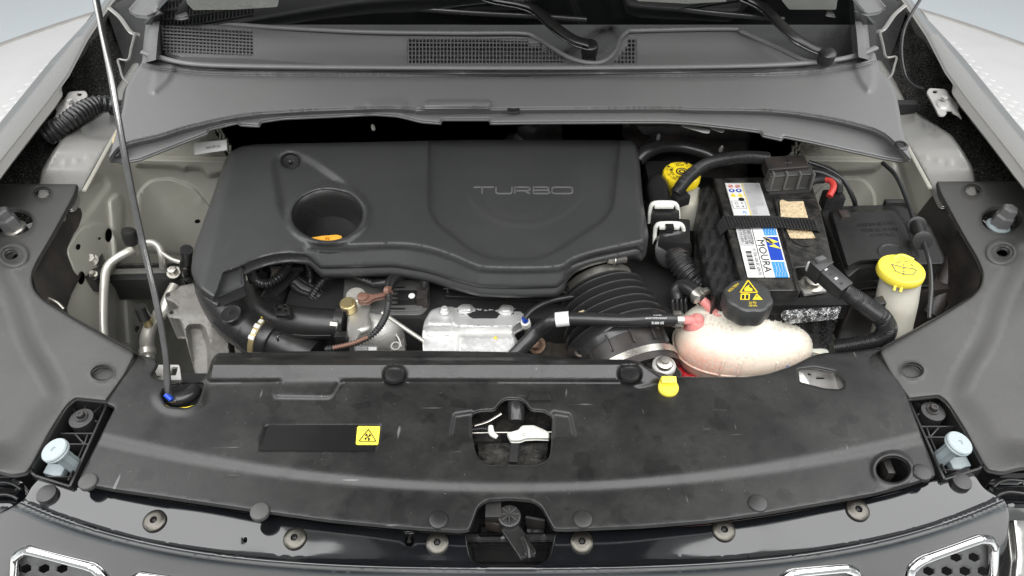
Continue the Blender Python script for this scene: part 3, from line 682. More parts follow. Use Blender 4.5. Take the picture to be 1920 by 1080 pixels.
# folded rubber hinge covers at the windscreen corners
for side in (0, 1):
    g = (lambda p: p) if not side else mir
    f_ = lambda px, py: .215+.010*np.sin(((1902-px) if side else px)*.09+py*.05)+feat((1902-px) if side else px, py, rc([(262, -20), (300, -20), (335, 22), (300, 26)], 8), .012, 8)
    t = panel('corner_boot', rc(g([(240, 18), (262, -8), (290, -40), (330, -40), (354, 30, 3), (336, 33, 3), (320, 30), (300, 22), (275, 30), (255, 28)]), 4), f_, M['plenum'], None, step=5, th=.006, er=3, eh=.003)
    tag(t, ('folded grey rubber boot at the left foot of the windscreen', 'folded grey rubber boot at the right foot of the windscreen')[side], 'rubber boot')
# black undersides between cowl and engine
lip = thing('scuttle_tray', 'shaded black tray under the front lip of the cowl cover', 'tray', (0, 1.3, 0))
panel('tray_wall', rc([(430, 215), (1500, 215), (1560, 290), (1400, 330), (1180, 330), (460, 300)], 6), None, M['dull'], lip, step=14, th=.004, mapf=lambda px, py: (lambda d: CP+d*(1.335/d[:, 1]-feat(px, py, rc([(1015, 230), (1050, 230), (1040, 262), (990, 300), (960, 262)], 5), .012, 5)-feat(px, py, rc([(1180, 232), (1500, 232), (1440, 320), (1240, 300)], 8), .03, 12))[:, None])(rays(px, py)))
for (x, y, m_) in ((699, 232, 'white'), (1235, 250, 'bracket'), (1353, 272, 'bracket'), (1485, 283, 'bracket')):
    lathe('peg', V(x, y, .075)-Vector((0, 0, .012)), [(.004, 0), (.004, .008), (.0025, .013), (.001, .014)], M[m_] if m_ == 'white' else M['cowl'], lip, (0, -.4, 1), 12)
for q in ([(1276, 232), (1332, 242), (1331, 249), (1322, 249), (1280, 237)], [(1333, 236), (1360, 241), (1358, 247), (1352, 248), (1331, 240)]):
    panel('part_sticker', rc(q, 3), .115, M['paper'], lip, step=6, th=.001, smooth=False)
# ------------------------------------------------------------------ wipers
def wiper(label, pts, piv, blade):
    t = thing('wiper_arm', label, 'wiper', tuple(V(*piv, .2)), 'wiper arms at the foot of the windscreen')
    tube('arm', pts, 8, M['black'], t, flat=.45, n=10)
    tube('arm_edge', [(p[0]-2, p[1]+p[3]*.9, p[2]-.004, 2.2) for p in pts], 2, M['gloss'], t, n=10)
    r = 15.5*scl(*piv, .2); lathe('pivot_cap', V(*piv, .205)-Vector((0, 0, .018)), [(r, 0), (r, .016), (r*.93, .021), (r*.75, .0235), (r*.3, .0245), (.001, .0245)], M['black'], t, (0, -.35, 1), 32)
    lathe('pivot', V(*piv, .19)-Vector((0, 0, .05)), [(r*.9, 0), (r*.9, .045)], M['gloss'], t, (0, 0, 1), 24)
    tube('blade', blade, 4, M['rubber'], t, flat=1.3)
    return t
wiper('black curved wiper arm pivoting in the centre dip of the scuttle', [(860, -25, .27, 9), (920, -5, .26, 11), (975, 5, .25, 12), (1005, 17, .24, 13), (1040, 48, .23, 13), (1075, 72, .22, 13), (1104, 82, .212, 13)], (1106, 82), [(560, -18, .24), (700, 8, .232), (850, 22, .228), (1000, 30, .225), (1100, 37, .222)])
wiper('black curved wiper arm ending beside the right corner of the scuttle', [(1340, -25, .27, 9), (1400, -5, .26, 11), (1432, 12, .25, 12), (1458, 38, .24, 12), (1490, 68, .225, 12), (1520, 86, .21, 11), (1550, 98, .20, 10)], (1551, 97), [(1000, -22, .24), (1180, 2, .235), (1300, 20, .23), (1400, 30, .225), (1470, 36, .222)])
# ================================================================== SIDE COVERS
sc = [(-160, 345, 3), (146, 345, 4), (143, 362, 20), (101, 440, 20), (70, 492, 14), (60, 517, 14), (64, 542, 12), (80, 560, 14), (134, 592, 10), (250, 656, 4), (254, 666, 4), (236, 702, 6), (199, 754, 3), (142, 748, 5), (124, 762, 12), (92, 815), (62, 872, 12), (50, 888, 6), (22, 893), (-10, 884), (-160, 870)]
sth = [(25, 417, 36, 23), (22, 478, 11, 8), (80, 362, 14, 9), (192, 699, 19, 12)]
def side_cover(side):
    g = (lambda p: p) if not side else mir
    X = (lambda px: 1902-px) if side else (lambda px: px)
    Y = 5 if side else 0
    t = thing('side_cover', ('dusty black plastic cover over the left headlamp and wing', 'dusty black plastic cover over the right headlamp and wing')[side], 'cover', tuple(V(60 if not side else 1842, 600, 0)), 'moulded covers either side of the radiator')
    def z(px, py):
        q = X(px); p = py+Y
        zz = .048-.055*sst((p-345)/520.)
        zz = zz+feat(q, p, rc([(-200, 500), (-20, 470), (28, 560), (52, 640), (90, 700), (110, 745), (60, 800), (30, 850), (-200, 880)], 30), -.022, 26)
        zz = zz+feat(q, p, ell(25, 417, 42, 28), -.002, 5)+feat(q, p, ell(24, 478, 30, 24), .003, 3)+feat(q, p, ell(22, 478, 20, 15), -.004, 3)
        zz = zz+feat(q, p, ell(80, 364, 19, 14), -.003, 4)+feat(q, p, ell(192, 700, 23, 17), .003, 3)+feat(q, p, ell(192, 700, 20, 14), -.006, 3)
        return zz
    hs = [ell(x if not side else 1902-x, y-Y, a, b, 30) for x, y, a, b in sth]
    panel('cover_panel', rc(g(sc), 10), z, M['side'], t, holes=hs, step=7, th=.005, er=6, eh=.007)
    # sloping inner skirt towards the bay
    sk = g([(143, 362), (101, 440), (70, 492), (61, 517), (66, 544), (82, 562), (134, 594), (250, 658)]); sk = sk if not side else sk[::-1]
    w0 = wrows(sk, .030); s = -1 if side else 1
    loft('inner_skirt', [(drop(w0, .002), 'w'), (drop(w0, .02, s*.006, .004), 'w'), (drop(w0, .085, s*.016, .012), 'w')], M['dull'], t, 30)
    k = lambda x: 1902-x if side else x
    # things in the holes
    lathe('recess', V(k(25), 417-Y, .043)-Vector((0, 0, .05)), [(.027, 0), (.027, .014)], M['black'], t, (0, 0, 1), 28, sx=1.05)
    lathe('plug', V(k(80), 363-Y, .04)-Vector((0, 0, .006)), [(.0125, 0), (.0125, .002), (.010, .004), (.009, .0025), (.002, .0025)], M['side'], t, (0, 0, 1), 22)
    lathe('clip', V(k(192), 700-Y, .0)-Vector((0, 0, .006)), [(.0165, 0), (.016, .003), (.013, .0045), (.012, .003), (.002, .003)], M['side'], t, (0, 0, 1), 22)
    lathe('clip_socket', V(k(22), 478-Y, .03)-Vector((0, 0, .018)), [(.0105, 0), (.0105, .004), (.0101, .006), (.006, .004), (.001, .004)], M['black'], t, (0, 0, 1), 20)
    # adjusting screw standing in the hole
    b_ = thing('adjuster_bolt', ('worn hex adjusting bolt standing in the left cover', 'clean hex adjusting bolt standing in the right cover')[side], 'bolt', tuple(V(k(22), 425-Y, .01)), 'hex adjusting bolts')
    x0, y0 = (26, 425) if not side else (1872, 420)
    c = V(x0, y0+3, .040); ax = (-.16, -.05, 1) if not side else (.10, -.05, 1)
    A = Vector(ax).normalized()
    lathe('rubber_foot', c-A*.03, [(.018, 0), (.018, .02), (.014, .028)], M['rubber'], b_, ax, 24)
    lathe('collar', c-A*.003, [(.0195, 0), (.0200, .002), (.0185, .005), (.014, .006)], M['steel'] if not side else M['buffer2'], b_, ax, 24)
    lathe('hex_head', c+A*.003, [(.0160, 0), (.0160, .018), (.0135, .022), (.0128, .034), (.0105, .037), (.0030, .0372), (.002, .0345)], M['mesh'], b_, ax, 6, angle=25)
    return t
side_cover(0); side_cover(1)
# ================================================================== HEADLAMP BRACKETS
def lamp_bracket(side):
    g = (lambda p: p) if not side else mir
    X = (lambda x: 1902-x) if side else (lambda x: x); dy = -13 if side else 0
    t = thing('corner_bracket', ('ribbed black corner bracket left of the radiator cover', 'ribbed black corner bracket right of the radiator cover')[side], 'bracket', tuple(V(X(120), 830, -.05)), 'ribbed corner brackets')
    q = lambda x, y: (X(x), y+dy)
    base = [q(133, 752), q(200, 754), q(134, 914), q(60, 888)]
    panel('tray_floor', base, -.052, M['dirty'], t, step=12, th=.004)
    rimp = [q(135, 752), q(195, 753), q(199, 760), q(131, 911), q(66, 891), q(57, 884), q(57, 876)]
    W = [tuple(P(a, b, -.012)) for a, b in rimp]
    N = len(rimp)
    for i in range(N):
        a_, b_ = rimp[i], rimp[(i+1) % N]
        if math.hypot(a_[0]-b_[0], a_[1]-b_[1]) < 12 and i not in (0,): pass
        pbox('rim_wall', a_, b_, 4.5, -.012, .042, M['black'], t, .0008)
    for a_, b_ in (((165, 812), (178, 812)), ((113, 812), (165, 812)), ((158, 832), (140, 812)), ((165, 812), (158, 832)), ((100, 832), (166, 832)), ((158, 832), (128, 900)), ((90, 865), (145, 865)), ((90, 893), (135, 893)), ((135, 765), (147, 778)), ((160, 756), (158, 768)), ((188, 762), (168, 778)), ((182, 790), (168, 784))):
        pbox('rib', q(*a_), q(*b_), 3, -.020, .032, M['black'], t, .0006)
    c = V(*q(153, 781), -.014)
    lathe('bolt_boss', c-Vector((0, 0, .03)), [(.0165, 0), (.0165, .028), (.0160, .0295), (.008, .0298)], M['black'], t, (0, -.08, 1), 28)
    hexbolt('bolt', c, .0058, M['dull'], t, (0, -.08, 1), .006, True)
    # height adjustable rubber stop
    s = thing('bonnet_stop', ('pale blue bonnet stop on the left ribbed bracket', 'pale blue bonnet stop on the right ribbed bracket')[side], 'bonnet stop', tuple(V(*q(112, 880), -.03)), 'pale blue bonnet stops')
    bx = V(*q(112, 872), -.03)
    box('foot_block', bx, ((.013, -.004, 0) if not side else (.013, .004, 0)), (0, .020, 0), (0, 0, .006), M['buffer2'], s)
    ax = Vector((-.22, -.10, 1)).normalized() if not side else Vector((.22, -.10, 1)).normalized()
    top = V(*q(100, 842), .020) if not side else V(1801, 829, .020)
    lo = top-ax*.05
    lathe('stem', lo, [(.0100, 0), (.0092, .022), (.0098, .042)], M['buffer2'], s, ax, 24, wave=lambda th: 1+.07*math.cos(8*th))
    lathe('buffer_head', top-ax*.010, [(.009, 0), (.0165, .0015), (.0172, .004), (.0160, .0052), (.0168, .0062), (.0172, .008), (.0160, .0098), (.004, .0102), (.0032, .0102), (.0028, .0085), (.001, .0085)], M['buffer'], s, ax, 36)
    return t
lamp_bracket(0); lamp_bracket(1)
# ================================================================== RADIATOR COVER
rcov = thing('radiator_cover', 'scuffed black plastic radiator cover across the front of the bay', 'cover', (0, .6, -.02))
ro = [(258, 665, 3), (291, 672, 5), (296, 682, 4), (284, 704, 4), (300, 712, 4), (345, 716, 4), (376, 716, 5), (389, 700, 6), (398, 672, 8), (408, 662, 5), (540, 659), (700, 657), (850, 658), (968, 660), (1030, 668), (1090, 673), (1180, 674), (1198, 677, 10), (1215, 690), (1235, 698), (1262, 706), (1400, 706), (1440, 700), (1485, 685), (1520, 668), (1548, 661), (1580, 661), (1655, 651, 3), (1664, 668), (1700, 742, 3), (1752, 880), (1754, 893, 4),
      (1700, 911), (1640, 927), (1540, 945), (1440, 962), (1330, 978), (1200, 988), (1060, 994), (1038, 993, 5), (1028, 975, 6), (1015, 951, 10), (1000, 940, 8), (955, 936), (912, 939, 8), (896, 951, 10), (888, 975, 8), (880, 995, 6), (860, 997), (760, 990), (620, 977), (480, 958), (330, 936), (200, 917), (148, 906, 4), (150, 895), (215, 765, 3), (199, 757, 3)]
crease = lambda px: 908-((px-955)/780.)**2*95
def zrc(px, py):
    z = .004-.0*py
    c = crease(px); px = np.asarray(px, float); z = z-.005*sst((py-c+8)/28.)-.00002*np.clip(py-c, 0, 200)
    z = z+feat(px, py, rc([(398, 672), (1190, 672), (1250, 712), (1196, 726), (1180, 716), (640, 714), (622, 746), (512, 744), (530, 714), (388, 716)], 10), 1, 5)*np.clip(.020-.00048*np.clip(py-683, 0, 80), .0040, 1)
    z = z-feat(px, py, [(380, 640), (1230, 640), (1215, 680), (385, 681)], .006, 4)
    z = z-feat(px, py, rc([(560, 660), (620, 660), (640, 680), (600, 716), (545, 716)], 8), .0, 6)
    z = z-feat(px, py, rc([(497, 796), (712, 796), (714, 800), (706, 847), (485, 845)], 7), .0016, 1.5)
    z = z+feat(px, py, rc([(993, 735), (1030, 735), (1036, 752), (988, 752)], 4), .006, 2)
    z = z-feat(px, py, rc([(852, 778), (885, 773), (885, 826), (845, 820)], 3), .006, 6)-feat(px, py, rc([(1036, 773), (1068, 778), (1078, 820), (1036, 826)], 3), .006, 6)
    for (cx, cy) in ((740, 704), (1181, 702)): z = z+feat(px, py, ell(cx, cy, 22, 19), -.004, 4)
    z = z+feat(px, py, ell(337, 742, 48, 32), .003, 9)
    z = z-feat(px, py, ell(1674, 880, 40, 34), -.002, 4)
    return z
rodhole = rc([(302, 742, 4), (306, 730, 4), (322, 722, 6), (352, 716, 6), (382, 718, 4), (380, 730, 5), (370, 757, 6), (350, 765, 6), (312, 762, 6)])
latch = rc([(885, 776, 6), (900, 770, 6), (928, 769, 8), (938, 755, 8), (948, 748, 6), (975, 748, 6), (986, 756, 8), (994, 769, 8), (1020, 771, 6), (1035, 780, 5), (1034, 832, 4), (1030, 860, 10), (1008, 873, 12), (912, 872, 12), (893, 855, 12), (886, 820, 6)])
slot = rc([(1497, 693, 3), (1530, 689), (1566, 697, 5), (1580, 712, 5), (1583, 724, 4), (1575, 730, 4), (1545, 728), (1500, 716, 3)])
panel('cover_panel', rc(ro, 8), zrc, M['shroud'], rcov, holes=[rodhole, latch, slot, ell(1674, 880, 31, 24, 30)], step=6.5, th=.004, er=4, eh=.004, lines=[[(x, crease(x)+q) for x in range(150, 1760, 10)] for q in (-10, -4, 1, 6, 11, 16, 22)])
panel('brace_under_cover', [(140, 700), (1760, 700), (1780, 1000), (120, 1000)], -.085, M['dark'], rcov, step=60, th=.01)
for (x, y) in ((740, 704), (1181, 702)):
    z = float(zrc(np.array([x*1.]), np.array([y*1.]))[0])
    lathe('push_clip', V(x, y, z+.002), [(.0140, -.002), (.0140, .002), (.0132, .0035), (.0125, .0032), (.0115, .0036), (.001, .0036)], M['black'], rcov, (0, 0, 1), 28)
for (x, y) in ((165, 903), (487, 959), (822, 975), (1093, 974), (1421, 944), (1729, 886)):
    z = float(zrc(np.array([x*1.]), np.array([y*1.]))[0])
    lathe('round_clip', V(x, y, z+.001), [(.0118, -.004), (.0118, .001), (.0108, .0022), (.008, .0028), (.001, .0030)], M['side'] if x in (165, 487) else M['shroud'], rcov, (0, -.12, 1), 28)
# warning sticker: glossy strip with a yellow square
st = decal('warning_sticker', [(0, .06), (.03, 0), (.97, 0), (1, .06), (.965, 1), (0.005, 1), (-.01, .95)], [(497, 797), (712, 797), (708, 846), (486, 845)], 0, M['gums'], rcov, .0010, zf=zrc)
yq = [(670, 799), (713, 799), (709, 834), (667, 834)]
decal('yellow_square', [(0.05, 0), (.95, 0), (1, .06), (1, .94), (.95, 1), (.05, 1), (0, .94), (0, .06)], yq, 0, M['lemon'], st, .0016, zf=zrc)
for a_, b_ in (((.12, .80), (.88, .80)), ((.88, .80), (.5, .16)), ((.5, .16), (.12, .80))):
    a0, b0 = bil(yq, np.array([a_[0]]), np.array([a_[1]]))[0], bil(yq, np.array([b_[0]]), np.array([b_[1]]))[0]; pbox('triangle_side', tuple(a0), tuple(b0), 1.6, float(zrc(a0[0:1], a0[1:2])[0])+.0024, .0006, M['ink'], st, 0)
for k_ in range(4):
    t0 = math.pi/2*k_+.5; cx, cy = .5, .58
    pl = [(cx, cy)]+[(cx+(.15*math.cos(t0+q))*1.0, cy+.20*math.sin(t0+q)) for q in np.linspace(0, .85, 5)]
    decal('fan_blade', pl, yq, 0, M['ink'], st, .0022, zf=zrc)
# yellow cap and white insert
yc = thing('yellow_plug', 'small bright yellow oval plug near the coolant tank', 'plug', tuple(V(1253, 725, .005)))
c = V(1253, 727, .008)
lathe('plug_head', c, [(.0142, -.004), (.0148, .002), (.0130, .005), (.001, .005)], M['lemon'], yc, (0, -.15, 1), 28, sx=.98)
box('grip_tab', V(1252, 716, .014), (.0105, 0, 0), (0, .0045, .002), (0, -.004, .010), M['lemon'], yc)
box('slot_bar', V(1253, 712, .020), (.007, 0, 0), (0, .004, 0), (0, 0, .004), M['lemon'], yc)
wi = thing('white_metal_bracket', 'pale metal bracket seen through the slot right of the yellow plug', 'bracket', tuple(V(1540, 710, -.03)))
panel('plate', rc([(1490, 685), (1600, 690), (1600, 740), (1490, 730)], 5), lambda px, py: -.022+feat(px, py, rc([(1520, 700), (1560, 700), (1570, 735), (1520, 735)], 4), -.006, 3), M['bracket'], wi, holes=[ell(1518, 701, 4, 3, 12), rc([(1530, 706), (1546, 706), (1546, 711), (1530, 711)], 1)], step=5, th=.003)
panel('flap', rc([(1497, 696), (1506, 700), (1520, 724), (1500, 722)], 3), -.014, M['white'], wi, step=5, th=.002)
# inside of the round hole
hl = thing('hidden_lamp_back', 'dark recess with a ribbed collar inside the round hole', 'collar', tuple(V(1674, 880, -.05)))
lathe('collar', V(1674, 880, -.020)-Vector((0, 0, .054)), [(.024, 0), (.0235, .044), (.022, .046)], M['black'], hl, (0, 0, 1), 30, cap=False)
box('tab', V(1660, 880, -.03), (.005, 0, 0), (0, .014, 0), (0, 0, .012), M['dull'], hl)
# latch -------------------------------------------------------------------
lt = thing('bonnet_latch', 'bonnet lock with pale metal hook inside the front cover opening', 'latch', tuple(V(960, 820, -.05)))
panel('latch_body', rc([(880, 745), (1040, 745), (1045, 885), (875, 885)], 6), lambda px, py: -.050+feat(px, py, rc([(893, 830), (1030, 828), (1026, 875), (898, 875)], 6), .018, 2.5)+feat(px, py, ell(910, 857, 8, 5), .004, 2)+feat(px, py, ell(1010, 855, 8, 5), .004, 2), M['dirty'], lt, step=5, th=.004)
tube('rubber_nose', [(965, 752, -.012, 14), (968, 770, -.016, 17), (968, 790, -.022, 15)], 15, M['rubber'], lt)
panel('hook', rc([(950, 812, 3), (972, 806, 4), (978, 798, 5), (1000, 797, 5), (1018, 804, 6), (1030, 811, 3), (1030, 822, 3), (1005, 821, 4), (985, 822, 4), (975, 826, 3), (958, 826, 3)], 3), lambda px, py: -.018+feat(px, py, rc([(975, 802), (1010, 802), (1020, 812), (980, 812)], 3), .004, 3), M['white'], lt, holes=[ell(983, 815, 4, 2.5, 10)], step=3, th=.006, er=2, eh=.002)
tube('pale_tab', [(920, 800, -.02, 5), (922, 812, -.02, 6), (932, 820, -.022, 4)], 5, M['white'], lt)
tube('latch_spring', [(885, 806, -.026), (905, 804, -.026), (918, 806, -.026)], 3.5, M['rubber'], lt, ribs=4)
tube('latch_rod', [(886, 812, -.024), (930, 811, -.024), (1034, 810, -.02)], 1.6, M['steel'], lt)
tube('release_lever', [(890, 798, -.02, 2), (915, 790, -.018, 2.5), (940, 775, -.012, 3)], 3, M['steel'], lt, flat=.5)
pbox('latch_slot', (966, 826), (962, 866), 16, -.026, .01, M['dark'], lt)
# ================================================================== BONNET PROP
rod = thing('prop_rod', 'long grey steel rod propping the bonnet, rising from the left front', 'prop rod', tuple(V(325, 750, -.02)))
tube('rod', [(340, 748, -.012, 5), (326, 752, -.01, 6), (317, 742, .0, 6.2), (314, 715, .02, 6.4), (310, 660, .055, 6), (292, 560, .12, 6), (262, 430, .20, 6), (232, 280, .30, 6), (206, 130, .385, 6.2), (188, 40, .43, 6.4), (176, -20, .46, 6.4), (150, -140, .52, 6.4)], 6.4, M['rod'], rod, ns=16)
tube('pivot_sleeve', [(308, 744, -.012, 8), (330, 750, -.014, 13), (355, 742, -.016, 14), (368, 730, -.02, 13)], 12, M['rubber'], rod)
tube('blue_mark', [(311, 740, .004, 5.5), (322, 750, .0, 5)], 5, M['blue'], rod)
tube('yellow_base_ring', [(306, 758, -.012), (318, 765, -.012), (345, 766, -.012), (368, 761, -.012)], 2.6, M['yellow'], rod)
# ================================================================== GRILLE TRIM
gt = thing('grille_surround', 'glossy black front grille surround with round metal screws and chrome rings', 'grille', (0, .45, -.06))
go = [(75, 893, 4), (148, 912), (200, 922), (330, 942), (480, 963), (620, 982), (760, 995), (860, 1002), (874, 1002, 4), (878, 1030, 8), (884, 1052, 10), (905, 1060, 12), (955, 1061), (1010, 1060, 12), (1028, 1048, 10), (1034, 1030, 8), (1040, 1000, 4), (1060, 999), (1200, 993), (1330, 983), (1440, 967), (1540, 950), (1640, 932), (1700, 916), (1760, 897), (1816, 873, 5), (1830, 890, 8), (1842, 912, 10), (1860, 924), (1884, 936, 8), (1893, 965), (1889, 1020), (1868, 1110), (1850, 1200), (60, 1200), (-60, 1180), (-90, 965), (0, 962, 4), (22, 952, 8), (46, 936, 10), (58, 912, 10)]
gv = lambda px: 1069-35*((px-955)/860.)**2-66*((px-955)/860.)**4
def zgt(px, py):
    g = gv(px); z = -.019-.00010*np.clip(py-900, 0, 300)
    z = z-.0008*np.clip(py-g-2, 0, 18)-.00085*np.clip(py-g-20, 0, 400)+.0035*np.exp(-((py-g+3)/4.)**2)-.002*np.exp(-((py-g-5)/5.)**2)
    z = z-.0016*np.exp(-((py-g-30)/6.)**2)*0
    z = z+.0006*np.sin(px*.013)*np.sin(py*.05+px*.004)
    for (x, y) in ((290, 977), (553, 1010), (820, 1019), (1091, 1017), (1357, 995), (1608, 957)): z = z+.0010*np.exp(-((px-x)**2+(py-y)**2)/1400.)
    return z
ringL = rc([(16, 1150, 8), (20, 1044, 14), (44, 1024, 12), (182, 1058, 16), (206, 1082, 12), (216, 1150, 8)])
ringR = rc([(1694, 1150, 8), (1698, 1068, 14), (1722, 1046, 12), (1838, 1004, 14), (1862, 1006, 10), (1872, 1026, 10), (1866, 1150, 8)])
ring2 = rc([(1452, 1160, 6), (1458, 1084, 10), (1480, 1068, 10), (1590, 1058, 12), (1614, 1070, 10), (1624, 1160, 6)])
ring1 = rc([(232, 1160, 6), (236, 1088, 10), (258, 1074, 10), (420, 1096, 14), (440, 1160, 6)])
bigs = [ringL, ringR, ring2, ring1]
panel('surround_panel', dens(rc(go, 8), 5), zgt, M['gloss'], gt, holes=[dens(b_, 5) for b_ in bigs]+[rc([(759, 998, 2), (776, 998, 2), (776, 1016, 5), (771, 1024, 5), (764, 1024, 5), (759, 1016, 5)], 2), ell(460, 1012, 2.6, 4, 10)], step=26, th=.004, er=3, eh=.002, angle=0, jit=0, lines=[[(x, gv(x)+o_) for x in range(-90, 1900, 9)] for o_ in list(range(-170, -14, 8))+[-10, -7, -4, -1, 2, 5, 8, 12, 16, 20, 26, 34]+list(range(42, 200, 9))])
lk = tube('peg', [(768, 1004, -.038, 2), (767, 1016, -.038, 4)], 3, M['black'], gt)
for poly in bigs:
    q = poly[:: 2]; r_ = tube('chrome_ring', [(x, y, float(zgt(np.array([x]), np.array([y]))[0])-.001) for x, y in [tuple((np.array(p)+(np.array(poly).mean(0)-np.array(p))/max(np.linalg.norm(np.array(poly).mean(0)-np.array(p)), 1)*9).tolist()) for p in q]], 10, M['chrome'], gt, closed=True, n=3, flat=.8)
    mp = [tuple((np.array(p)+(np.array(poly).mean(0)-np.array(p))*.0).tolist()) for p in poly]
    holes = []
    q = np.array(poly); x0, y0 = q.min(0); x1, y1 = q.max(0); j = 0; y = y0+12
    while y < min(y1, 1120):
        x = x0+14+(17 if j % 2 else 0)
        while x < x1-8:
            if sdist(np.array([x]), np.array([y]), poly)[0] > 17: holes.append([(x+13*math.cos(t), y+11*math.sin(t)) for t in np.arange(6)*math.pi/3+math.pi/6])
            x += 34
        y += 26; j += 1
    panel('honeycomb_mesh', poly, lambda px, py: zgt(px, py)-.016, M['mesh'], r_, holes=holes, step=8, th=.006)
panel('grille_backing', [(-100, 900), (2000, 900), (2000, 1230), (-100, 1230)], -.21, M['dark'], gt, step=100, th=.005)
sc0 = None
for i, (x, y) in enumerate(((290, 977), (553, 1010), (820, 1019), (1091, 1017), (1357, 995), (1608, 957))):
    z = float(zgt(np.array([x*1.]), np.array([y*1.]))[0]); c = V(x, y, z+.0005)
    ax = (0, -.16, 1); r = 21.5*scl(x, y, z)
    s_ = lathe('large_screw', c, [(r, 0), (r*1.0, .0016), (r*.93, .0030), (r*.6, .0042), (r*.31, .0046)], M['wornsteel'], gt, ax, 36, cap=False, angle=50)
    lathe('star_recess', c+Vector(ax).normalized()*.0045, [(r*.30, .0002), (r*.26, -.0004), (r*.22, -.003), (.0004, -.003)], M['ink'], s_, ax, 48, wave=lambda th: 1-.38*(.5+.5*math.cos(6*th)), cap=False)
for (x, y) in ((90, 928), (1801, 905)):
    z = float(zgt(np.array([x*1.]), np.array([y*1.]))[0])
    lathe('round_clip', V(x, y, z+.001), [(.0125, -.004), (.0128, .003), (.0118, .0055), (.006, .0068), (.001, .007)], M['shroud'], gt, (0, -.12, 1), 28)
# safety catch in the front notch
sf = thing('safety_catch', 'black plastic safety catch lever with ribbed round hub in the grille notch', 'catch', tuple(V(955, 970, -.03)))
panel('catch_tray', rc([(868, 925), (1050, 925), (1050, 1075), (868, 1075)], 5), lambda px, py: -.075+feat(px, py, [(860, 1000), (1050, 1000), (1050, 1014), (860, 1014)], .022, 2)+feat(px, py, rc([(884, 1020), (1030, 1020), (1024, 1056), (890, 1056)], 8), -.02, 3)+feat(px, py, [(900, 985), (940, 985), (940, 1003), (900, 1003)], .015, 3)+feat(px, py, [(985, 975), (1022, 975), (1022, 1000), (985, 1000)], .018, 3), M['black'], sf, step=6, th=.004)
c = V(955, 966, -.018)
lathe('hub', c-Vector((0, 0, .008)), [(.0150, 0), (.0150, .007), (.0140, .009), (.0125, .0095), (.0035, .0085), (.003, .010), (.001, .010)], M['black'], sf, (0, -.15, 1), 32)
for k_ in range(8):
    t0 = k_*math.pi/4; box('hub_spoke', c+Vector((.0080*math.cos(t0), .0080*math.sin(t0), .002)), (.0045*math.cos(t0), .0045*math.sin(t0), 0), (-.0005*math.sin(t0), .0005*math.cos(t0), 0), (0, 0, .0010), M['side'], sf, 0)
panel('lever', rc([(938, 992, 6), (952, 984, 4), (972, 982, 6), (986, 1002, 3), (1006, 1034, 3), (1004, 1040, 3), (982, 1044, 3), (976, 1048, 3)], 3), lambda px, py: -.026+feat(px, py, rc([(976, 1006), (984, 1004), (1000, 1036), (990, 1042)], 2), .006, 2)+0*px, M['black'], sf, step=4, th=.005, er=2, eh=.002)
tube('lever_fin', [(981, 1006, -.016, 2.4), (990, 1024, -.013, 2.8), (993, 1046, -.016, 3)], 2.6, M['black'], sf)
box('cheek', V(925, 958, -.02), (.010, 0, 0), (0, .012, 0), (0, 0, .006), M['dull'], sf)
pbox('notch_slat', (910, 975), (945, 985), 5, -.03, .02, M['dull'], sf)
pbox('notch_slat', (985, 968), (1022, 975), 5, -.03, .02, M['dull'], sf)
# headlamp tops at the outer corners
for side in (0, 1):
    g = (lambda p: p) if not side else mir
    t = thing('headlamp', ('top of the left headlamp housing at the frame edge', 'top of the right headlamp housing at the frame edge')[side], 'headlamp', tuple(V(-20 if not side else 1920, 930, -.07)), 'headlamp housings')
    panel('housing', rc(g([(-140, 888), (10, 893), (46, 905, 8), (48, 932, 8), (20, 950, 8), (0, 958), (-140, 958)]), 5), lambda px, py: -.055-.012*np.sin((py-893)*.09)+0*px, M['gloss'], t, step=6, th=.03)
    tube('housing_rib', [(q[0], q[1], -.038) for q in (g([(-60, 915), (0, 905), (25, 908), (40, 918)]))], 3, M['black'], t)
    tube('housing_rib', [(q[0], q[1], -.042) for q in (g([(-60, 938), (0, 928), (22, 930), (34, 936)]))], 3, M['black'], t)
t = panel('lamp_lens_edge', rc([(1896, 960), (1912, 920), (1990, 890), (1990, 1200), (1890, 1200), (1905, 1040)], 8), lambda px, py: -.06-.0004*(py-900), M['silver'], None, step=12, th=.02, er=6, eh=.006); tag(t, 'pale silver bumper corner right of the grille surround', 'bumper corner')
# ================================================================== ENGINE COVER
ec = thing('engine_cover', 'large matt black engine cover embossed TURBO with an oil filler well', 'engine cover', (-.12, 1.05, .02))
eo = [(410, 335), (425, 290, 16), (448, 275, 10), (480, 270), (700, 266), (880, 262), (1100, 262), (1184, 263, 8), (1194, 272, 6), (1199, 300), (1206, 380), (1216, 440, 6), (1214, 462, 5), (1205, 475, 3), (1192, 468), (1150, 474), (1110, 482), (1078, 496, 10), (1064, 512, 8), (1060, 528, 5), (1045, 541, 8), (980, 543), (900, 541), (850, 528), (800, 512), (740, 502), (620, 505), (600, 505, 4), (588, 494, 6), (576, 481, 8), (540, 476), (500, 482), (470, 492), (455, 500, 3), (459, 537, 4), (413, 557, 4), (398, 560, 5), (370, 540, 10), (358, 510, 10), (362, 470), (380, 420)]
plat = rc([(436, 300, 20), (462, 285, 14), (700, 277), (1172, 275, 10), (1184, 300), (1192, 380), (1203, 446, 12), (1180, 455), (1110, 462), (1070, 474), (1030, 492, 14), (990, 502), (890, 502), (850, 488, 14), (800, 466, 14), (740, 461), (600, 465), (520, 464), (470, 474), (430, 494, 14), (398, 500, 18), (388, 470, 10), (402, 410)])
bowl = rc([(806, 230, 10), (804, 392, 20), (820, 420, 14), (892, 476, 20), (930, 486, 14), (1000, 486, 14), (1030, 478, 20), (1130, 414, 20), (1148, 390, 14), (1166, 230, 10)])
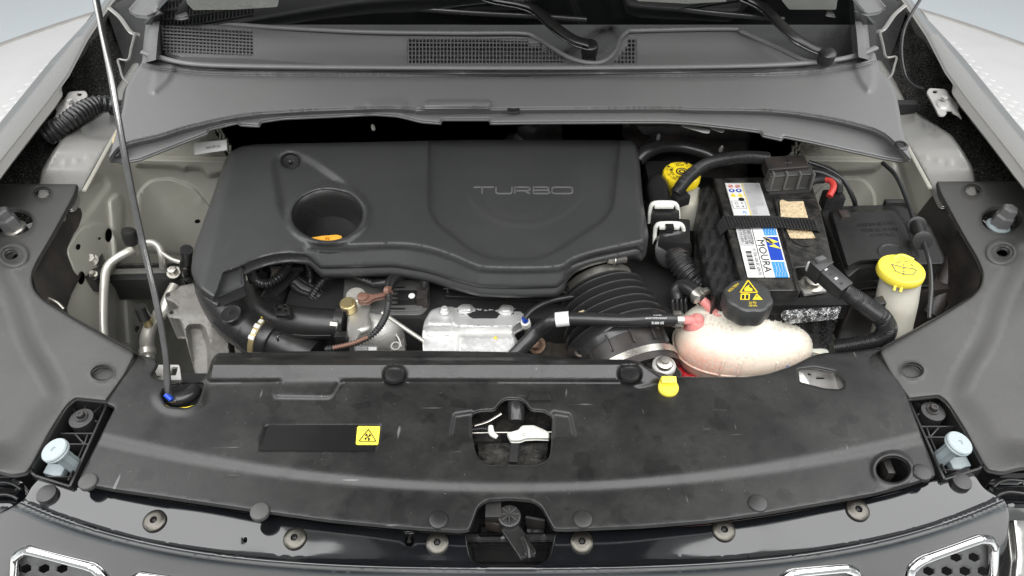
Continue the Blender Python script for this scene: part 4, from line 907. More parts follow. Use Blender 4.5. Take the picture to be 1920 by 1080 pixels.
inner = rc([(866, 230, 20), (876, 372, 16), (900, 400, 16), (950, 424, 16), (1012, 424, 16), (1062, 402, 16), (1092, 372, 16), (1102, 230, 20)])
arc = rc([(906, 368, 4), (915, 390, 10), (940, 408, 10), (1000, 410, 10), (1035, 392, 10), (1046, 366, 4), (1046, 345), (906, 345)], 6)
drp = rc([(512, 296, 18), (545, 286, 18), (580, 300, 18), (645, 345, 24), (688, 396, 24), (674, 428, 24), (612, 446, 20), (552, 436, 24), (528, 396, 20)])
frontline = [(340, 470), (560, 463), (640, 464), (745, 461), (800, 468), (850, 484), (885, 499), (920, 506), (1040, 505), (1075, 489), (1120, 475), (1205, 456), (1230, 450)]
FL = [tuple(v) for v in cr(frontline, 10)]
def zec(px, py):
    px = np.asarray(px, float); py = np.asarray(py, float)
    z = .052+.0*px
    L = line(px, FL); z = .078-.010*sst((py-L+9)/16.)*sst((px-545)/55.)-.00075*np.clip(py-L-2, 0, 60)*sst((px-545)/55.)
    xl = 452-.26*(py-270); z = z-.020*sst((xl-px)/42.)-.010*sst((px-1185-.09*(py-262))/14.)-.008*sst((278-py)/12.)
    z = z-feat(px, py, bowl, .010, 4.5)+feat(px, py, inner, .0022, 6)-.0014*np.exp(-(sdist(px, py, arc)/2.2)**2)*sst((py-362)/8.)
    z = z-feat(px, py, drp, .009, 9)+feat(px, py, ell(614, 401, 78, 56), .009, 8)
    z = z-feat(px, py, [(340, 262), (424, 262), (372, 420), (350, 520), (340, 560)], .0, 5)
    z = z-.012*sst((360-px+60)/60.)*0
    z = z-feat(px, py, [(405, 556), (459, 537), (455, 500), (420, 512)], .012, 3)
    return z
well = ell(614, 404, 64, 47, 48); sh = ell(545, 303, 15.5, 12, 24)
panel('cover_shell', rc(eo, 14), zec, M['cover'], ec, holes=[well, sh], step=5, th=.018, er=8, eh=.010, angle=50, lines=[[(x, y+q) for x, y in cr(frontline, 8)] for q in (-10, -6, -2, 2, 6, 11)])
def well_wall(name, c, rx, ry, z0, z1, k, mat, floor=True):
    top = [tuple(P(x, y, z0)) for x, y in ell(*c, rx, ry, 48)]; ctr = np.array(top).mean(0); R = [top]
    for f, dz in ((.97, .003), (.93, .010), (.90, .6*(z0-z1)), (k, z0-z1)): R.append([tuple(ctr+(np.array(p)-ctr)*f-np.array([0, 0, dz])) for p in top])
    vs = [p for r in R for p in r]; n = 48; fs = [(i*n+q, i*n+(q+1) % n, (i+1)*n+(q+1) % n, (i+1)*n+q) for i in range(len(R)-1) for q in range(n)]
    if floor: fs.append(tuple((len(R)-1)*n+q for q in range(n)))
    return mesh(name, vs, fs, mat, ec, True)
well_wall('filler_well', (614, 404), 65, 48, .0765, .028, .84, M['black'])
well_wall('fixing_hole', (545, 303), 16, 12.5, .068, .046, .8, M['cover'])
lathe('fixing_stud', V(545, 306, .050), [(.006, 0), (.006, .006), (.004, .0085), (.001, .009)], M['dull'], ec, (0, 0, 1), 16)
# embossed outline lettering
letters = [('T', 888, 926), ('U', 930, 960), ('R', 965, 994), ('B', 1000, 1030), ('O', 1035, 1073)]
for ch, x0, x1 in letters:
    y0, y1 = (363, 351)
    st_ = {'T': [[(0, 1), (1, 1)], [(.42, 1), (.42, 0)]], 'U': [[(0, 1), (0, .2), (.12, 0), (.88, 0), (1, .2), (1, 1)]],
           'R': [[(0, 0), (0, 1), (.85, 1), (1, .85), (1, .6), (.85, .45), (.1, .45)], [(.6, .45), (1, 0)]],
           'B': [[(0, 0), (0, 1), (.82, 1), (.95, .88), (.95, .62), (.85, .52), (.05, .52)], [(.85, .52), (1, .38), (1, .12), (.88, 0), (0, 0)]],
           'O': [[(.12, 0), (.88, 0), (1, .15), (1, .85), (.88, 1), (.12, 1), (0, .85), (0, .15), (.12, 0)]]}[ch]
    vs = []; fs = []
    for s_ in st_:
        Pp = [(x0+(x1-x0)*u, y0+(y1-y0)*v+(0 if True else 0)) for u, v in s_]; W = [tuple(P(x, y, float(zec(np.array([x]), np.array([y]))[0])+.0003)) for x, y in dens(Pp, 3, False)]
        v_, f_ = sweep(W, [.0019]*len(W), 8, .8, (0, 0, 1)); b0 = len(vs); vs += v_; fs += [tuple(i+b0 for i in f) for f in f_]
    mesh('letter_'+ch.lower(), vs, fs, M['emboss'], ec, True)
oc = thing('oil_filler_cap', 'orange oil filler handle at the bottom of the filler well', 'filler cap', tuple(V(608, 446, .036)))
panel('cap_handle', rc([(577, 452, 3), (580, 446, 3), (606, 442, 3), (632, 440, 3), (642, 443, 3), (636, 452), (610, 466), (575, 462)], 3), .0475, M['orange'], oc, holes=[ell(614, 447, 5, 3, 12)], step=5, th=.012)
fm = tag(panel('foam_patch', rc([(413, 558), (458, 538), (455, 506), (440, 500), (416, 520)], 4), .035, M['dull'], None, step=5, th=.02), 'dirty speckled foam patch under the lower left corner of the engine cover', 'foam patch')
# ================================================================== LEFT SIDE OF THE BAY
def z0(*p): return tuple(V(*p))
ac = thing('air_conditioning_pipe', 'bent silver pipe with black service cap left of the prop rod', 'pipe', z0(196, 640, -.2))
tube('pipe', [(197, 665, -.125, 7.5), (194, 600, -.095, 7.5), (196, 530, -.065, 8), (201, 502, -.052, 8), (216, 486, -.045, 8), (245, 470, -.042, 8), (268, 459, -.045, 7.5), (285, 456, -.045, 7.5), (298, 464, -.05, 7), (304, 480, -.06, 7), (306, 500, -.09, 7)], 7.5, M['pipe'], ac, n=10)
tube('port_stem', [(257, 470, -.05), (250, 452, -.02)], 9, M['pipe'], ac)
tube('service_cap', [(247, 455, -.018, 13), (244, 445, -.006, 14), (241, 434, .006, 13.5), (241, 431, .009, 12)], 14, M['black'], ac, straight=True, ns=24)
tube('branch', [(300, 472, -.052, 4), (322, 486, -.058, 4), (340, 492, -.06, 4)], 4, M['pipe'], ac)
ac2 = thing('lower_refrigerant_pipe', 'thick dull silver pipe behind the foot of the prop rod', 'pipe', z0(278, 660, -.2))
tube('pipe', [(278, 690, -.22, 13), (276, 655, -.2, 13), (276, 632, -.18, 13), (286, 605, -.16, 12), (306, 585, -.14, 11), (316, 560, -.125, 11), (328, 535, -.115, 10)], 12, M['pipe'], ac2, n=10)
tube('port_stem', [(280, 612, -.155), (274, 596, -.14)], 8, M['gold'], ac2)
tube('service_cap', [(272, 598, -.132), (262, 575, -.105)], 11, M['black'], ac2, straight=True, ns=18)
tube('pipe_collar', [(298, 592, -.148), (306, 582, -.14)], 13.5, M['pipe'], ac2, straight=True)
tube('pipe_collar', [(277, 664, -.195), (276, 654, -.19)], 15, M['pipe'], ac2, straight=True)
rl = thing('chassis_rail', 'grimy black rail with bolts crossing behind the silver pipes', 'rail', z0(260, 505, -.1))
pbox('rail_top', (186, 512), (350, 508), 42, -.105, .05, M['black'], rl)
pbox('rail_edge', (196, 496), (346, 493), 5, -.098, .02, M['dirty'], rl)
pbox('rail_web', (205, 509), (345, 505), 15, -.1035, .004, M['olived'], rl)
panel('mount_bracket', rc([(140, 478, 3), (160, 458, 6), (178, 455, 5), (192, 472, 5), (196, 505, 5), (180, 526, 6), (160, 522, 5), (150, 500, 4)], 4), lambda px, py: -.06+feat(px, py, rc([(150, 476), (176, 468), (184, 500), (160, 505)], 5), -.012, 3), M['black'], rl, step=4, th=.03, er=2, eh=.002)
hexbolt('bolt', V(170, 488, -.055), .009, M['steel'], rl, (.4, -.5, 1), .012)
hexbolt('bolt', V(176, 515, -.06), .005, M['steel'], rl, (0, -.4, 1), .008)
hexbolt('bolt', V(326, 511, -.092), .009, M['steel'], rl, (0, -.3, 1), .01)
cb = thing('compressor_bracket', 'rough grey cast bracket right of the prop rod foot', 'casting', z0(370, 620, -.15))
panel('casting', rc([(308, 560, 4), (312, 548, 4), (330, 544, 3), (338, 536, 3), (368, 530, 6), (392, 545), (412, 575), (426, 610), (434, 680), (418, 740), (376, 740), (352, 650), (338, 600, 4), (316, 598, 5), (312, 584, 4), (336, 578, 3), (330, 572, 3)], 6), lambda px, py: -.075-.00030*np.clip(py-590, 0, 200)-.0004*np.clip(px-395, 0, 60)-feat(px, py, rc([(352, 612), (380, 612), (392, 650), (396, 740), (366, 740)], 8), .018, 5)+rng.uniform(-.0006, .0006, np.shape(px)), M['cast'], cb, holes=[ell(315, 553, 4, 3, 10), ell(322, 586, 3.6, 3, 10)], step=4.5, th=.05, er=4, eh=.006)
mp_ = thing('metal_catch_plate', 'small pale metal plate with slots beside the rod pivot', 'plate', z0(312, 697, -.03))
panel('plate', rc([(288, 684, 3), (336, 684, 3), (340, 712), (282, 712)], 3), -.03, M['bracket'], mp_, holes=[rc([(322, 688), (334, 688), (330, 704), (318, 704)], 2), ell(300, 700, 4, 3, 12)], step=4, th=.004)
lathe('stud', V(301, 702, -.028), [(.006, 0), (.006, .003), (.003, .003)], M['steel'], mp_, (0, 0, 1), 14)
vf = thing('vacuum_fitting', 'black hose fitting standing beside the left end of the engine cover', 'fitting', z0(352, 500, -.05))
tube('fitting_body', [(350, 474, -.0, 9), (350, 485, -.02, 10), (347, 500, -.045, 10.5), (350, 515, -.07, 8)], 10, M['black'], vf, ns=18)
tube('fitting_cap', [(350, 468, .008), (350, 476, -.004)], 11.5, M['rubber'], vf, straight=True, ns=20)
tube('fitting_hose', [(348, 505, -.06), (352, 520, -.075), (362, 530, -.09)], 7, M['rubber'], vf)
tube('hose_clip', [(339, 500, -.05, 3), (348, 504, -.04, 4), (358, 500, -.05, 3)], 4, M['dull'], vf)
# deep clutter so that the gaps read as an engine
blk = thing('engine_block', 'dark grimy engine castings seen in the gaps below the cover', 'engine', (0, 1.0, -.25))
box('block', (-.02, 1.06, -.16), (.36, 0, 0), (0, .19, 0), (0, 0, .13), M['dark'], blk, .01)
for i in range(46):
    x = random.uniform(420, 1500); y = random.uniform(500, 655); zz = random.uniform(-.19, -.12); kx = random.random()
    if kx < .5: box('casting_lug', V(x, y, zz), (random.uniform(.006, .025), 0, random.uniform(-.004, .004)), (0, random.uniform(.006, .02), 0), (0, 0, .012), M[random.choice(['dirty', 'dull', 'brown'])], blk, .002)
    elif kx < .8: lathe('boss', V(x, y, zz), [(.012, 0), (.012, .012), (.009, .014), (.004, .014)], M[random.choice(['dull', 'brown', 'dirty'])], blk, (random.uniform(-.5, .5), -.5, 1), 14)
    else: tube('loose_pipe', [(x, y, zz), (x+random.uniform(-40, 40), y+random.uniform(-8, 20), zz+.01), (x+random.uniform(-70, 70), y+random.uniform(0, 40), zz-.02)], random.uniform(4, 8), M['dull'], blk)
# big intake hose -----------------------------------------------------------
ih = thing('intake_hose', 'thick black intake hose with yellow and white clamp at lower left', 'hose', z0(450, 620, -.08))
tube('hose', [(392, 520, -.10, 32), (408, 552, -.085, 37), (436, 590, -.077, 41), (470, 618, -.072, 42), (500, 634, -.07, 42)], 40, M['rubber'], ih, ns=32)
tube('hose_cuff', [(478, 622, -.07, 44), (486, 626, -.07, 47), (520, 640, -.072, 47), (526, 643, -.072, 44)], 46, M['black'], ih, ns=36, straight=True)
tube('hose_end', [(518, 640, -.072, 38), (590, 672, -.085, 38)], 38, M['black'], ih, ns=32)
lathe('round_cap', V(434, 590, -.034), [(.018, -.004), (.018, .0025), (.0165, .0036), (.0145, .0030), (.0028, .0032), (.0022, .0018), (.0005, .0018)], M['rubber'], ih, (-.12, -.12, 1), 32)
tube('hose_clamp', [(498, 631, -.0705, 49), (507, 635, -.0710, 49)], 49, M['gold'], ih, ns=40, straight=True)
c_, A_ = (V(498, 631, -.0705)+V(507, 635, -.071))/2, (V(507, 635, -.071)-V(498, 631, -.0705)).normalized(); u_ = Vector((0, -.35, 1)); u_ = (u_-A_*u_.dot(A_)).normalized(); v_ = A_.cross(u_); R_ = 50*scl(502, 633, -.071)
for j in range(8):
    th = math.radians(-62+j*13); d_ = u_*math.cos(th)+v_*math.sin(th); t_ = v_*math.cos(th)-u_*math.sin(th); box('clamp_block', c_+d_*R_, tuple(A_*(.0052 if j % 2 else .0035)), tuple(t_*.0034), tuple(d_*.0014), M['white'] if j > 3 or j == 1 else M['yellow'], ih, .0006)
tube('wire_clip', [(522, 640, -.03), (520, 632, -.024), (526, 628, -.024), (530, 622, -.028)], 2, M['gloss'], ih)
# charge pipe ------------------------------------------------------------------
chp = thing('charge_pipe', 'smooth black curved pipe joining the silver throttle body', 'pipe', z0(560, 600, -.03))
tube('pipe', [(478, 540, -.06, 22), (484, 562, -.05, 24), (500, 584, -.042, 27), (530, 598, -.036, 29), (570, 605, -.034, 30), (610, 608, -.033, 30), (640, 609, -.033, 30)], 28, M['black'], chp, ns=32, n=12)
tube('pipe_neck', [(540, 520, -.05, 18), (520, 548, -.045, 22), (506, 575, -.04, 26)], 22, M['black'], chp, ns=24)
panel('mount_tab', rc([(512, 572, 4), (540, 570, 4), (546, 586, 4), (538, 592, 4), (516, 590, 4)], 3), .002, M['black'], chp, holes=[ell(524, 580, 4.5, 3.6, 12), ell(518, 574, 2.5, 2, 8), ell(534, 574, 3, 2, 8), ell(536, 582, 2.4, 2, 8)], step=3, th=.008, er=1.5, eh=.001)
tube('pipe_flange', [(634, 608, -.033), (650, 609, -.033)], 36, M['black'], chp, ns=30, straight=True)
for (x, y) in ((641, 586), (640, 633)): box('flange_ear', V(x, y, -.01), (.009, 0, 0), (0, .006, 0), (0, 0, .008), M['black'], chp)
hexbolt('flange_bolt', V(633, 610, .0), .006, M['steel'], chp, (-1, 0, .2), .01)
tube('mould_seam', [(550, 627, -.012), (575, 629, -.01), (620, 629, -.01)], 1, M['dull'], chp)
fb = thing('sloping_strut', 'flat black strut rising towards the engine cover arch', 'strut', z0(530, 520, -.03))
box('strut', V(538, 518, -.012), (.024, .030, .012), (.012, -.010, 0), (0, 0, .004), M['black'], fb, .002)
box('strut_head', V(556, 500, .0), (.014, .002, 0), (0, .010, 0), (0, 0, .005), M['black'], fb, .003)
cnn = thing('wiring_connector', 'black connector with white tab under the engine cover arch', 'connector', z0(480, 508, -.02))
box('housing', V(486, 512, -.012), (.016, .003, 0), (0, .012, 0), (0, 0, .012), M['black'], cnn)
box('white_tab', V(482, 499, .003), (.005, .001, 0), (0, .003, 0), (0, 0, .003), M['paper'], cnn)
for (x, y) in ((475, 506), (492, 507)): tube('latch_bow', [(x-6, y+4, .002), (x, y-2, .006), (x+7, y+4, .002)], 2, M['gloss'], cnn)
def conduit(label, pts, r, mat='rubber', ribs=5.0, amp=.26, z=-.02):
    ribs *= 1.25
    t = thing('corrugated_conduit', label, 'conduit', z0(*pts[0][:3]), 'corrugated wiring conduits'); tube('sleeve', pts, r, M[mat], t, ribs=ribs, amp=amp, ns=12); return t
conduit('ribbed black conduit looping under the engine cover arch', [(474, 516, .002), (482, 528, .004), (500, 532, .006), (520, 522, .008), (535, 505, .01), (543, 488, .012)], 7.5, ribs=4.6)
conduit('ribbed conduit hanging straight behind the flat strut', [(572, 490, .0), (580, 505, -.004), (582, 525, -.02), (578, 552, -.035)], 5.5, ribs=4)
conduit('ribbed conduit arching over to the taped joint', [(583, 556, -.03), (596, 538, -.01), (612, 522, .0), (636, 516, .004), (665, 520, .004), (704, 534, .004)], 5.8, ribs=4.6)
cd_ = conduit('brown worn conduit dropping across the silver throttle body', [(728, 548, .012), (728, 570, .012), (722, 595, .01), (704, 622, .008), (676, 640, .004), (640, 650, -.002), (610, 655, -.006)], 5.4, ribs=4.4)
tube('worn_patch', [(690, 632, .0115), (660, 644, .0075), (625, 652, .002)], 3.6, M['rust_clip'], cd_, ribs=4.4)
wl = thing('wiring_loom', 'bundle of braided black looms dropping behind the charge pipe', 'loom', z0(580, 560, -.04))
for j in range(4): tube('braid', [(548+j*3, 534-j*5, -.02), (562+j*4, 546-j*5, -.025), (585+j*4, 555-j*4, -.03), (602+j*4, 570-j*4, -.04), (612+j*5, 590-j*4, -.06)], 5.5, M['mesh'] if j == 1 else M['rubber'], wl, ribs=2.6, amp=.12)
yj = thing('taped_joint', 'black taped Y joint in the wiring above the control module', 'joint', z0(740, 525, .01))
tube('joint_arm', [(775, 503, .008, 8), (755, 512, .012, 9.5), (735, 526, .015, 11), (728, 545, .013, 8)], 10, M['black'], yj)
tube('joint_arm', [(700, 533, .005, 7), (716, 532, .01, 8), (732, 530, .013, 9)], 8, M['black'], yj)
tube('cable', [(748, 508, .014), (775, 503, .012), (795, 506, .008), (815, 512, .0)], 5, M['rubber'], yj, ribs=4)
tube('cable_tie', [(724, 546, .014), (732, 546, .016)], 9.5, M['rust_clip'], yj, straight=True)
# control module -----------------------------------------------------------------
em = thing('control_module', 'flat black control module with ribbed connector below the cover', 'control module', z0(725, 555, -.03))
panel('module_case', rc([(646, 520, 8), (800, 514, 8), (806, 522, 5), (806, 575, 12), (790, 592, 12), (650, 592, 8), (643, 560)], 8), lambda px, py: -.024+feat(px, py, rc([(654, 526), (796, 521), (797, 572), (784, 584), (656, 585)], 8), .004, 3), M['module'], em, step=5, th=.03, er=4, eh=.004)
box('connector', V(772, 561, -.018), (.022, 0, 0), (0, .012, 0), (0, 0, .010), M['black'], em, .002)
box('connector_head', V(793, 558, -.014), (.009, 0, 0), (0, .014, 0), (0, 0, .012), M['dull'], em, .002)
for j in range(6): box('fin', V(745, 543+j*8, -.024), (.013, 0, .0), (0, .0012, 0), (0, 0, .006), M['black'], em, .0004)
tube('module_cable', [(797, 545, -.004), (797, 530, .0), (800, 515, .0), (806, 505, -.01)], 7.5, M['rubber'], em, ribs=4.5)
lathe('white_mark', V(772, 555, -.0065), [(.0062, 0), (.0058, .001), (.001, .0011)], M['paper'], em, (0, 0, 1), 16, sx=.9)
decal('coupling_label', RECT, [(782, 551), (789, 551), (789, 562), (782, 562)], -.0065, M['wink'], em)
decal('data_square', RECT, [(692, 564), (703, 564), (703, 574), (692, 574)], -.030, M['greyink'], em, .0012)
# throttle body --------------------------------------------------------------------
tb = thing('throttle_body', 'cast silver throttle body with brass bolts left of the heat shield', 'throttle body', z0(700, 620, -.05))
lathe('housing', V(708, 622, -.075), [(.050, -.02), (.050, .010), (.046, .026), (.034, .042), (.018, .050), (.002, .052)], M['alu'], tb, (-.1, -.15, 1), 36)
panel('flange', rc([(652, 566, 8), (660, 545, 6), (680, 545, 6), (696, 570, 6), (690, 600), (668, 640, 8), (654, 650, 6), (650, 620)], 6), -.014, M['alu'], tb, step=5, th=.045, er=4, eh=.005)
panel('rear_flange', rc([(738, 598), (758, 600), (760, 660), (730, 664)], 5), -.07, M['cast'], tb, step=5, th=.05, er=3, eh=.003)
for (x, y, r_, z_) in ((667, 553, .0155, .0), (652, 569, .013, .002)):
    lathe('brass_boss', V(x, y, z_), [(r_, -.014), (r_, .001), (r_*.9, .0022), (r_*.7, .0022), (r_*.62, .0045), (r_*.3, .0048), (.0005, .0045)], M['gold'] if y > 560 else M['pipe'], tb, (0, -.1, 1), 26)
panel('sensor_arm', rc([(672, 548, 5), (682, 548, 5), (700, 552), (730, 546, 3), (732, 553, 3), (700, 560), (690, 568, 7), (672, 566, 7)], 5), .010, M['rust_clip'], tb, step=3, th=.006, er=2, eh=.002)
lathe('arm_pivot', V(680, 557, .011), [(.0085, -.01), (.0085, .002), (.007, .003), (.0018, .003), (.0012, .0015)], M['rust_clip'], tb, (0, 0, 1), 22)
tube('casting_rib', [(690, 600, -.02, 6), (688, 615, -.018, 8), (672, 622, -.02, 8)], 7, M['alu'], tb)
tube('casting_rib', [(735, 615, -.046, 2), (748, 636, -.058, 2), (752, 650, -.066, 2)], 2, M['alu'], tb)
lathe('ring_lug', V(742, 650, -.055), [(.008, 0), (.008, .003), (.0055, .003), (.0055, .0)], M['alu'], tb, (0, -.3, 1), 20, cap=False)
pl_ = [(665, 661), (708, 661), (708, 648), (664, 648)]
decal('plate_label', RECT, pl_, -.018, M['greyink'], tb, 0); decal('code_square', sub(.6, .15, .95, .8), pl_, -.018, M['greylabel'], tb, .001)
for j in range(3): words('print', 'MADE IN BRAZIL'[0:13-j*2], pl_, -.018, M['wink'], tb, 0, .001, sub=(.05, .68-j*.26, .55, .84-j*.26))
tube('brown_rod', [(716, 586, -.01), (745, 606, -.02), (795, 640, -.035)], 4, M['pipe'], thing('dipstick_tube', 'thin bronze tube slanting down to the silver heat shield', 'tube', z0(750, 610, -.02)))
es = thing('manifold_stud', 'rusty stud and black socket left of the heat shield', 'stud', z0(772, 630, -.1))
lathe('socket', V(772, 640, -.13), [(.016, 0), (.016, .04), (.012, .042)], M['black'], es, (0, 0, 1), 20); lathe('stud', V(772, 624, -.085), [(.009, 0), (.009, .006), (.005, .008), (.005, .018), (.002, .019)], M['steel'], es, (.3, .4, 1), 6)
box('rusty_base', V(775, 656, -.13), (.02, 0, 0), (0, .02, 0), (0, 0, .01), M['rust'], es)
# heat shield -------------------------------------------------------------------------
hs = thing('heat_shield', 'pressed bare aluminium heat shield in the middle of the bay', 'heat shield', z0(880, 620, -.04))
def zhs(px, py):
    z = -.030-.00028*np.clip(py-618, 0, 80)+rng.uniform(-.0003, .0003, np.shape(px))
    z = z+feat(px, py, rc([(805, 578), (850, 574), (856, 610), (800, 610)], 10), .004, 5)-feat(px, py, rc([(878, 588), (936, 590), (932, 612), (886, 612)], 8), .0025, 7)
    z = z+feat(px, py, rc([(862, 572), (884, 572), (886, 584), (862, 584)], 6), .006, 4)+feat(px, py, rc([(938, 572), (958, 572), (960, 586), (938, 586)], 6), .006, 4)
    z = z-feat(px, py, rc([(790, 616), (990, 616), (990, 680), (790, 680)], 6), .012, 6)+feat(px, py, rc([(860, 628), (965, 628), (968, 680), (856, 680)], 8), .006, 5)+feat(px, py, rc([(800, 600), (846, 600), (846, 630), (800, 630)], 5), .003, 4)
    return z
panel('shield', rc([(793, 668), (791, 625), (796, 600, 8), (806, 582, 12), (825, 574, 8), (858, 574, 5), (868, 568, 6), (884, 569, 5), (890, 575, 4), (936, 577, 4), (942, 570, 5), (962, 571, 6), (972, 578, 5), (985, 585, 5), (988, 600), (966, 610, 6), (962, 625, 8), (972, 640), (968, 668)], 6), zhs, M['foil'], hs, step=4, th=.02, er=4, eh=.006)
lathe('rivet', V(834, 585, -.024), [(.008, 0), (.0075, .003), (.006, .004), (.0055, .009), (.0045, .010), (.001, .0102)], M['foil'], hs, (0, 0, 1), 20)
words('stamp', '55281816', [(886, 612), (915, 611), (915, 607), (886, 608)], -.036, M['greyink'], hs, 0, .004)
lathe('yellow_speck', V(929, 633, -.038), [(.003, 0), (.001, .001)], M['yink'], hs, (0, 0, 1), 8)
ab = thing('air_box_lid', 'ribbed black ledge under the front edge of the engine cover', 'air box', z0(940, 545, -.01))
panel('lid', rc([(832, 528, 3), (1062, 528, 3), (1062, 566, 4), (834, 556, 4)], 4), lambda px, py: -.012-feat(px, py, [(820, 541), (1080, 546), (1080, 600), (820, 600)], .010, 2), M['black'], ab, step=5, th=.04, er=2, eh=.002)
for x in range(840, 1060, 35): box('lid_rib', V(x, 536, -.004), (.0012, 0, 0), (0, .012, 0), (0, 0, .006), M['dull'], ab, .0004)
tube('lid_bead', [(832, 541, -.006), (940, 543, -.006), (1060, 548, -.006)], 1.6, M['dull'], ab)
# pressure hose and sensor -----------------------------------------------------------
se = thing('glow_sensor', 'small sensor with blue tip and white collar beside the heat shield', 'sensor', z0(986, 605, -.04))
tube('sensor_body', [(995, 628, -.06, 8), (988, 612, -.035, 8)], 8, M['steel'], se); tube('white_collar', [(987, 609, -.03), (985, 603, -.02)], 9, M['white'], se, straight=True); tube('blue_tip', [(985, 602, -.018), (984, 596, -.01)], 6, M['blue'], se, straight=True)
tube('thin_hose', [(984, 596, -.005), (1000, 580, .0), (1030, 565, .0), (1075, 556, -.005)], 5.5, M['rubber'], se)
mf = thing('exhaust_manifold_shield', 'dull brown metal shield with a coiled hook behind the hose', 'manifold shield', z0(1060, 640, -.1))
panel('shield', rc([(1000, 700), (1012, 640, 10), (1030, 618, 8), (1060, 622), (1090, 632), (1112, 650, 6), (1120, 700)], 6), lambda px, py: -.085+.0*px+feat(px, py, rc([(1035, 635), (1100, 640), (1100, 700), (1030, 700)], 8), -.004, 5), M['brown'], mf, step=5, th=.03, er=5, eh=.008)
tube('coiled_hook', [(1112, 640, -.055), (1112, 655, -.058), (1100, 652, -.06), (1085, 650, -.062), (1079, 658, -.062), (1085, 667, -.062), (1096, 667, -.062), (1101, 660, -.062), (1096, 655, -.061), (1090, 657, -.061)], 4, M['brown'], mf)
hexbolt('rusty_nut', V(1008, 648, -.07), .010, M['rust'], mf, (-.6, -.4, 1), .012)
panel('rear_casting', rc([(1000, 590, 5), (1060, 572, 8), (1120, 590), (1110, 625), (1010, 620)], 8), -.10, M['brown'], mf, step=6, th=.04, er=4, eh=.004)
ph = thing('coolant_hose', 'smooth black hose with white band leading to the coolant tank', 'hose', z0(1150, 600, .0))
tube('hose', [(962, 668, -.045, 13), (985, 645, -.03, 13.5), (1010, 620, -.012, 13.5), (1032, 604, .012, 13), (1055, 598, .018, 12.5), (1100, 598, .022, 12.5), (1180, 601, .018, 12.5), (1272, 600, .002, 12.5)], 13, M['rubber'], ph, n=12, ns=24)
tube('white_band', [(1042, 599.8, .016), (1067, 597.2, .0195)], 14, M['paper'], ph, straight=True, ns=24)
tube('white_ring', [(1261, 600.3, .002), (1265, 600.2, .002)], 13, M['paper'], ph, straight=True, ns=24)
tube('tan_tape', [(1082, 590, .008), (1096, 584, .004)], 5, M['tape'], ph, flat=.3)
rt_ = scl(1200, 600, .004)*12.8
for s_, q in (('30148918', [(1245, 603), (1222, 603), (1222, 608), (1245, 608)]), ('KRAFTWERK', [(1250, 598), (1210, 598), (1210, 595), (1250, 595)]), ('MEXICO', [(1240, 592), (1225, 592), (1225, 590), (1240, 590)])):
    if s_ == 'KRAFTWERK': s_ = 'DDDDMMPTGNA'
    words('print', s_, q, .0, M['wink'], ph, 0, 0, zf=lambda px, py: .0285-.00003*(py-590)**2*0+0*px)
tube('hose_clamp', [(1268, 600, .002), (1280, 600, .002)], 14.5, M['steel'], ph, straight=True, ns=24)
box('clamp_screw', V(1270, 588, .016), (.006, 0, 0), (0, .004, 0), (0, 0, .003), M['steel'], ph, .0012); box('clamp_screw', V(1272, 612, .010), (.005, 0, 0), (0, .003, 0), (0, 0, .003), M['steel'], ph, .0012)
# bellows -----------------------------------------------------------------------------
bl = thing('air_duct_bellows', 'large ribbed black rubber bellows with steel band clamps', 'bellows', z0(1160, 560, -.05))
ax0, ax1 = V(1124, 486, .034)-Vector((0, 0, .061)), V(1198, 645, -.006)-Vector((0, 0, .070))
A = (ax1-ax0); Lb = A.length; A.normalize()
prof = [(.060, -.006), (.060, .010), (.066, .014)]
def lerp(a, b, t): return a+(b-a)*t
for i in range(6):
    t = .016+i*(Lb*.092); rr = lerp(.070, .083, i/5.); w_ = Lb*.092
    prof += [(rr-.010, t), (rr+.002, t+w_*.33), (rr+.0055, t+w_*.42), (rr+.0055, t+w_*.48), (rr+.002, t+w_*.57), (rr-.011, t+w_*.88)]
prof += [(.072, .016+6*Lb*.092+.004), (.070, Lb*.74)]
lathe('ribbed_sleeve', ax0, prof, M['bellow'], bl, A, 56, angle=70)
lathe('upper_clamp', ax0, [(.0600, -.003), (.0632, -.003), (.0632, .009), (.0600, .009)], M['steel'], bl, A, 56, cap=False)
for k_ in range(34):
    th = math.radians(150+k_*3.6); x_, y_, a_ = frame(A); d = x_*math.cos(th)+y_*math.sin(th)
    if k_ % 1 == 0: box('clamp_notch', ax0+d*.0634+A*.003, tuple(d*.0004), tuple(A*.0035), tuple(d.cross(A)*.0008), M['ink'], bl, 0)
box('clamp_screw', V(1162, 486, .044), (.012, .002, 0), (0, .006, 0), (0, 0, .005), M['steel'], bl, .002); hexbolt('clamp_bolt', V(1152, 489, .046), .005, M['steel'], bl, (-1, -.2, .2), .010)
lathe('lower_housing', ax0+A*(Lb*.64), [(.066, 0), (.069, .004), (.069, Lb*.24), (.074, Lb*.25), (.074, Lb*.42), (.05, Lb*.43)], M['dull'], bl, A, 48)
lathe('lower_clamp', ax0+A*(Lb*.93), [(.0742, 0), (.0765, 0), (.0765, .011), (.0742, .011)], M['steel'], bl, A, 56, cap=False)
for k_ in range(12):
    th = k_*math.pi/6; x_, y_, a_ = frame(A); d = x_*math.cos(th)+y_*math.sin(th); box('housing_rib', ax0+A*(Lb*.78)+d*.070, tuple(d*.004), tuple(A*.014), tuple(d.cross(A)*.0012), M['dull'], bl, .0005)
panel('base_flange', rc([(1110, 620, 5), (1128, 615, 5), (1150, 690), (1250, 690), (1262, 640), (1270, 700), (1110, 710)], 6), -.11, M['dirty'], bl, step=6, th=.02)
nt = thing('mount_nut', 'pale flanged mounting nut left of the coolant tank', 'nut', z0(1245, 684, -.01))
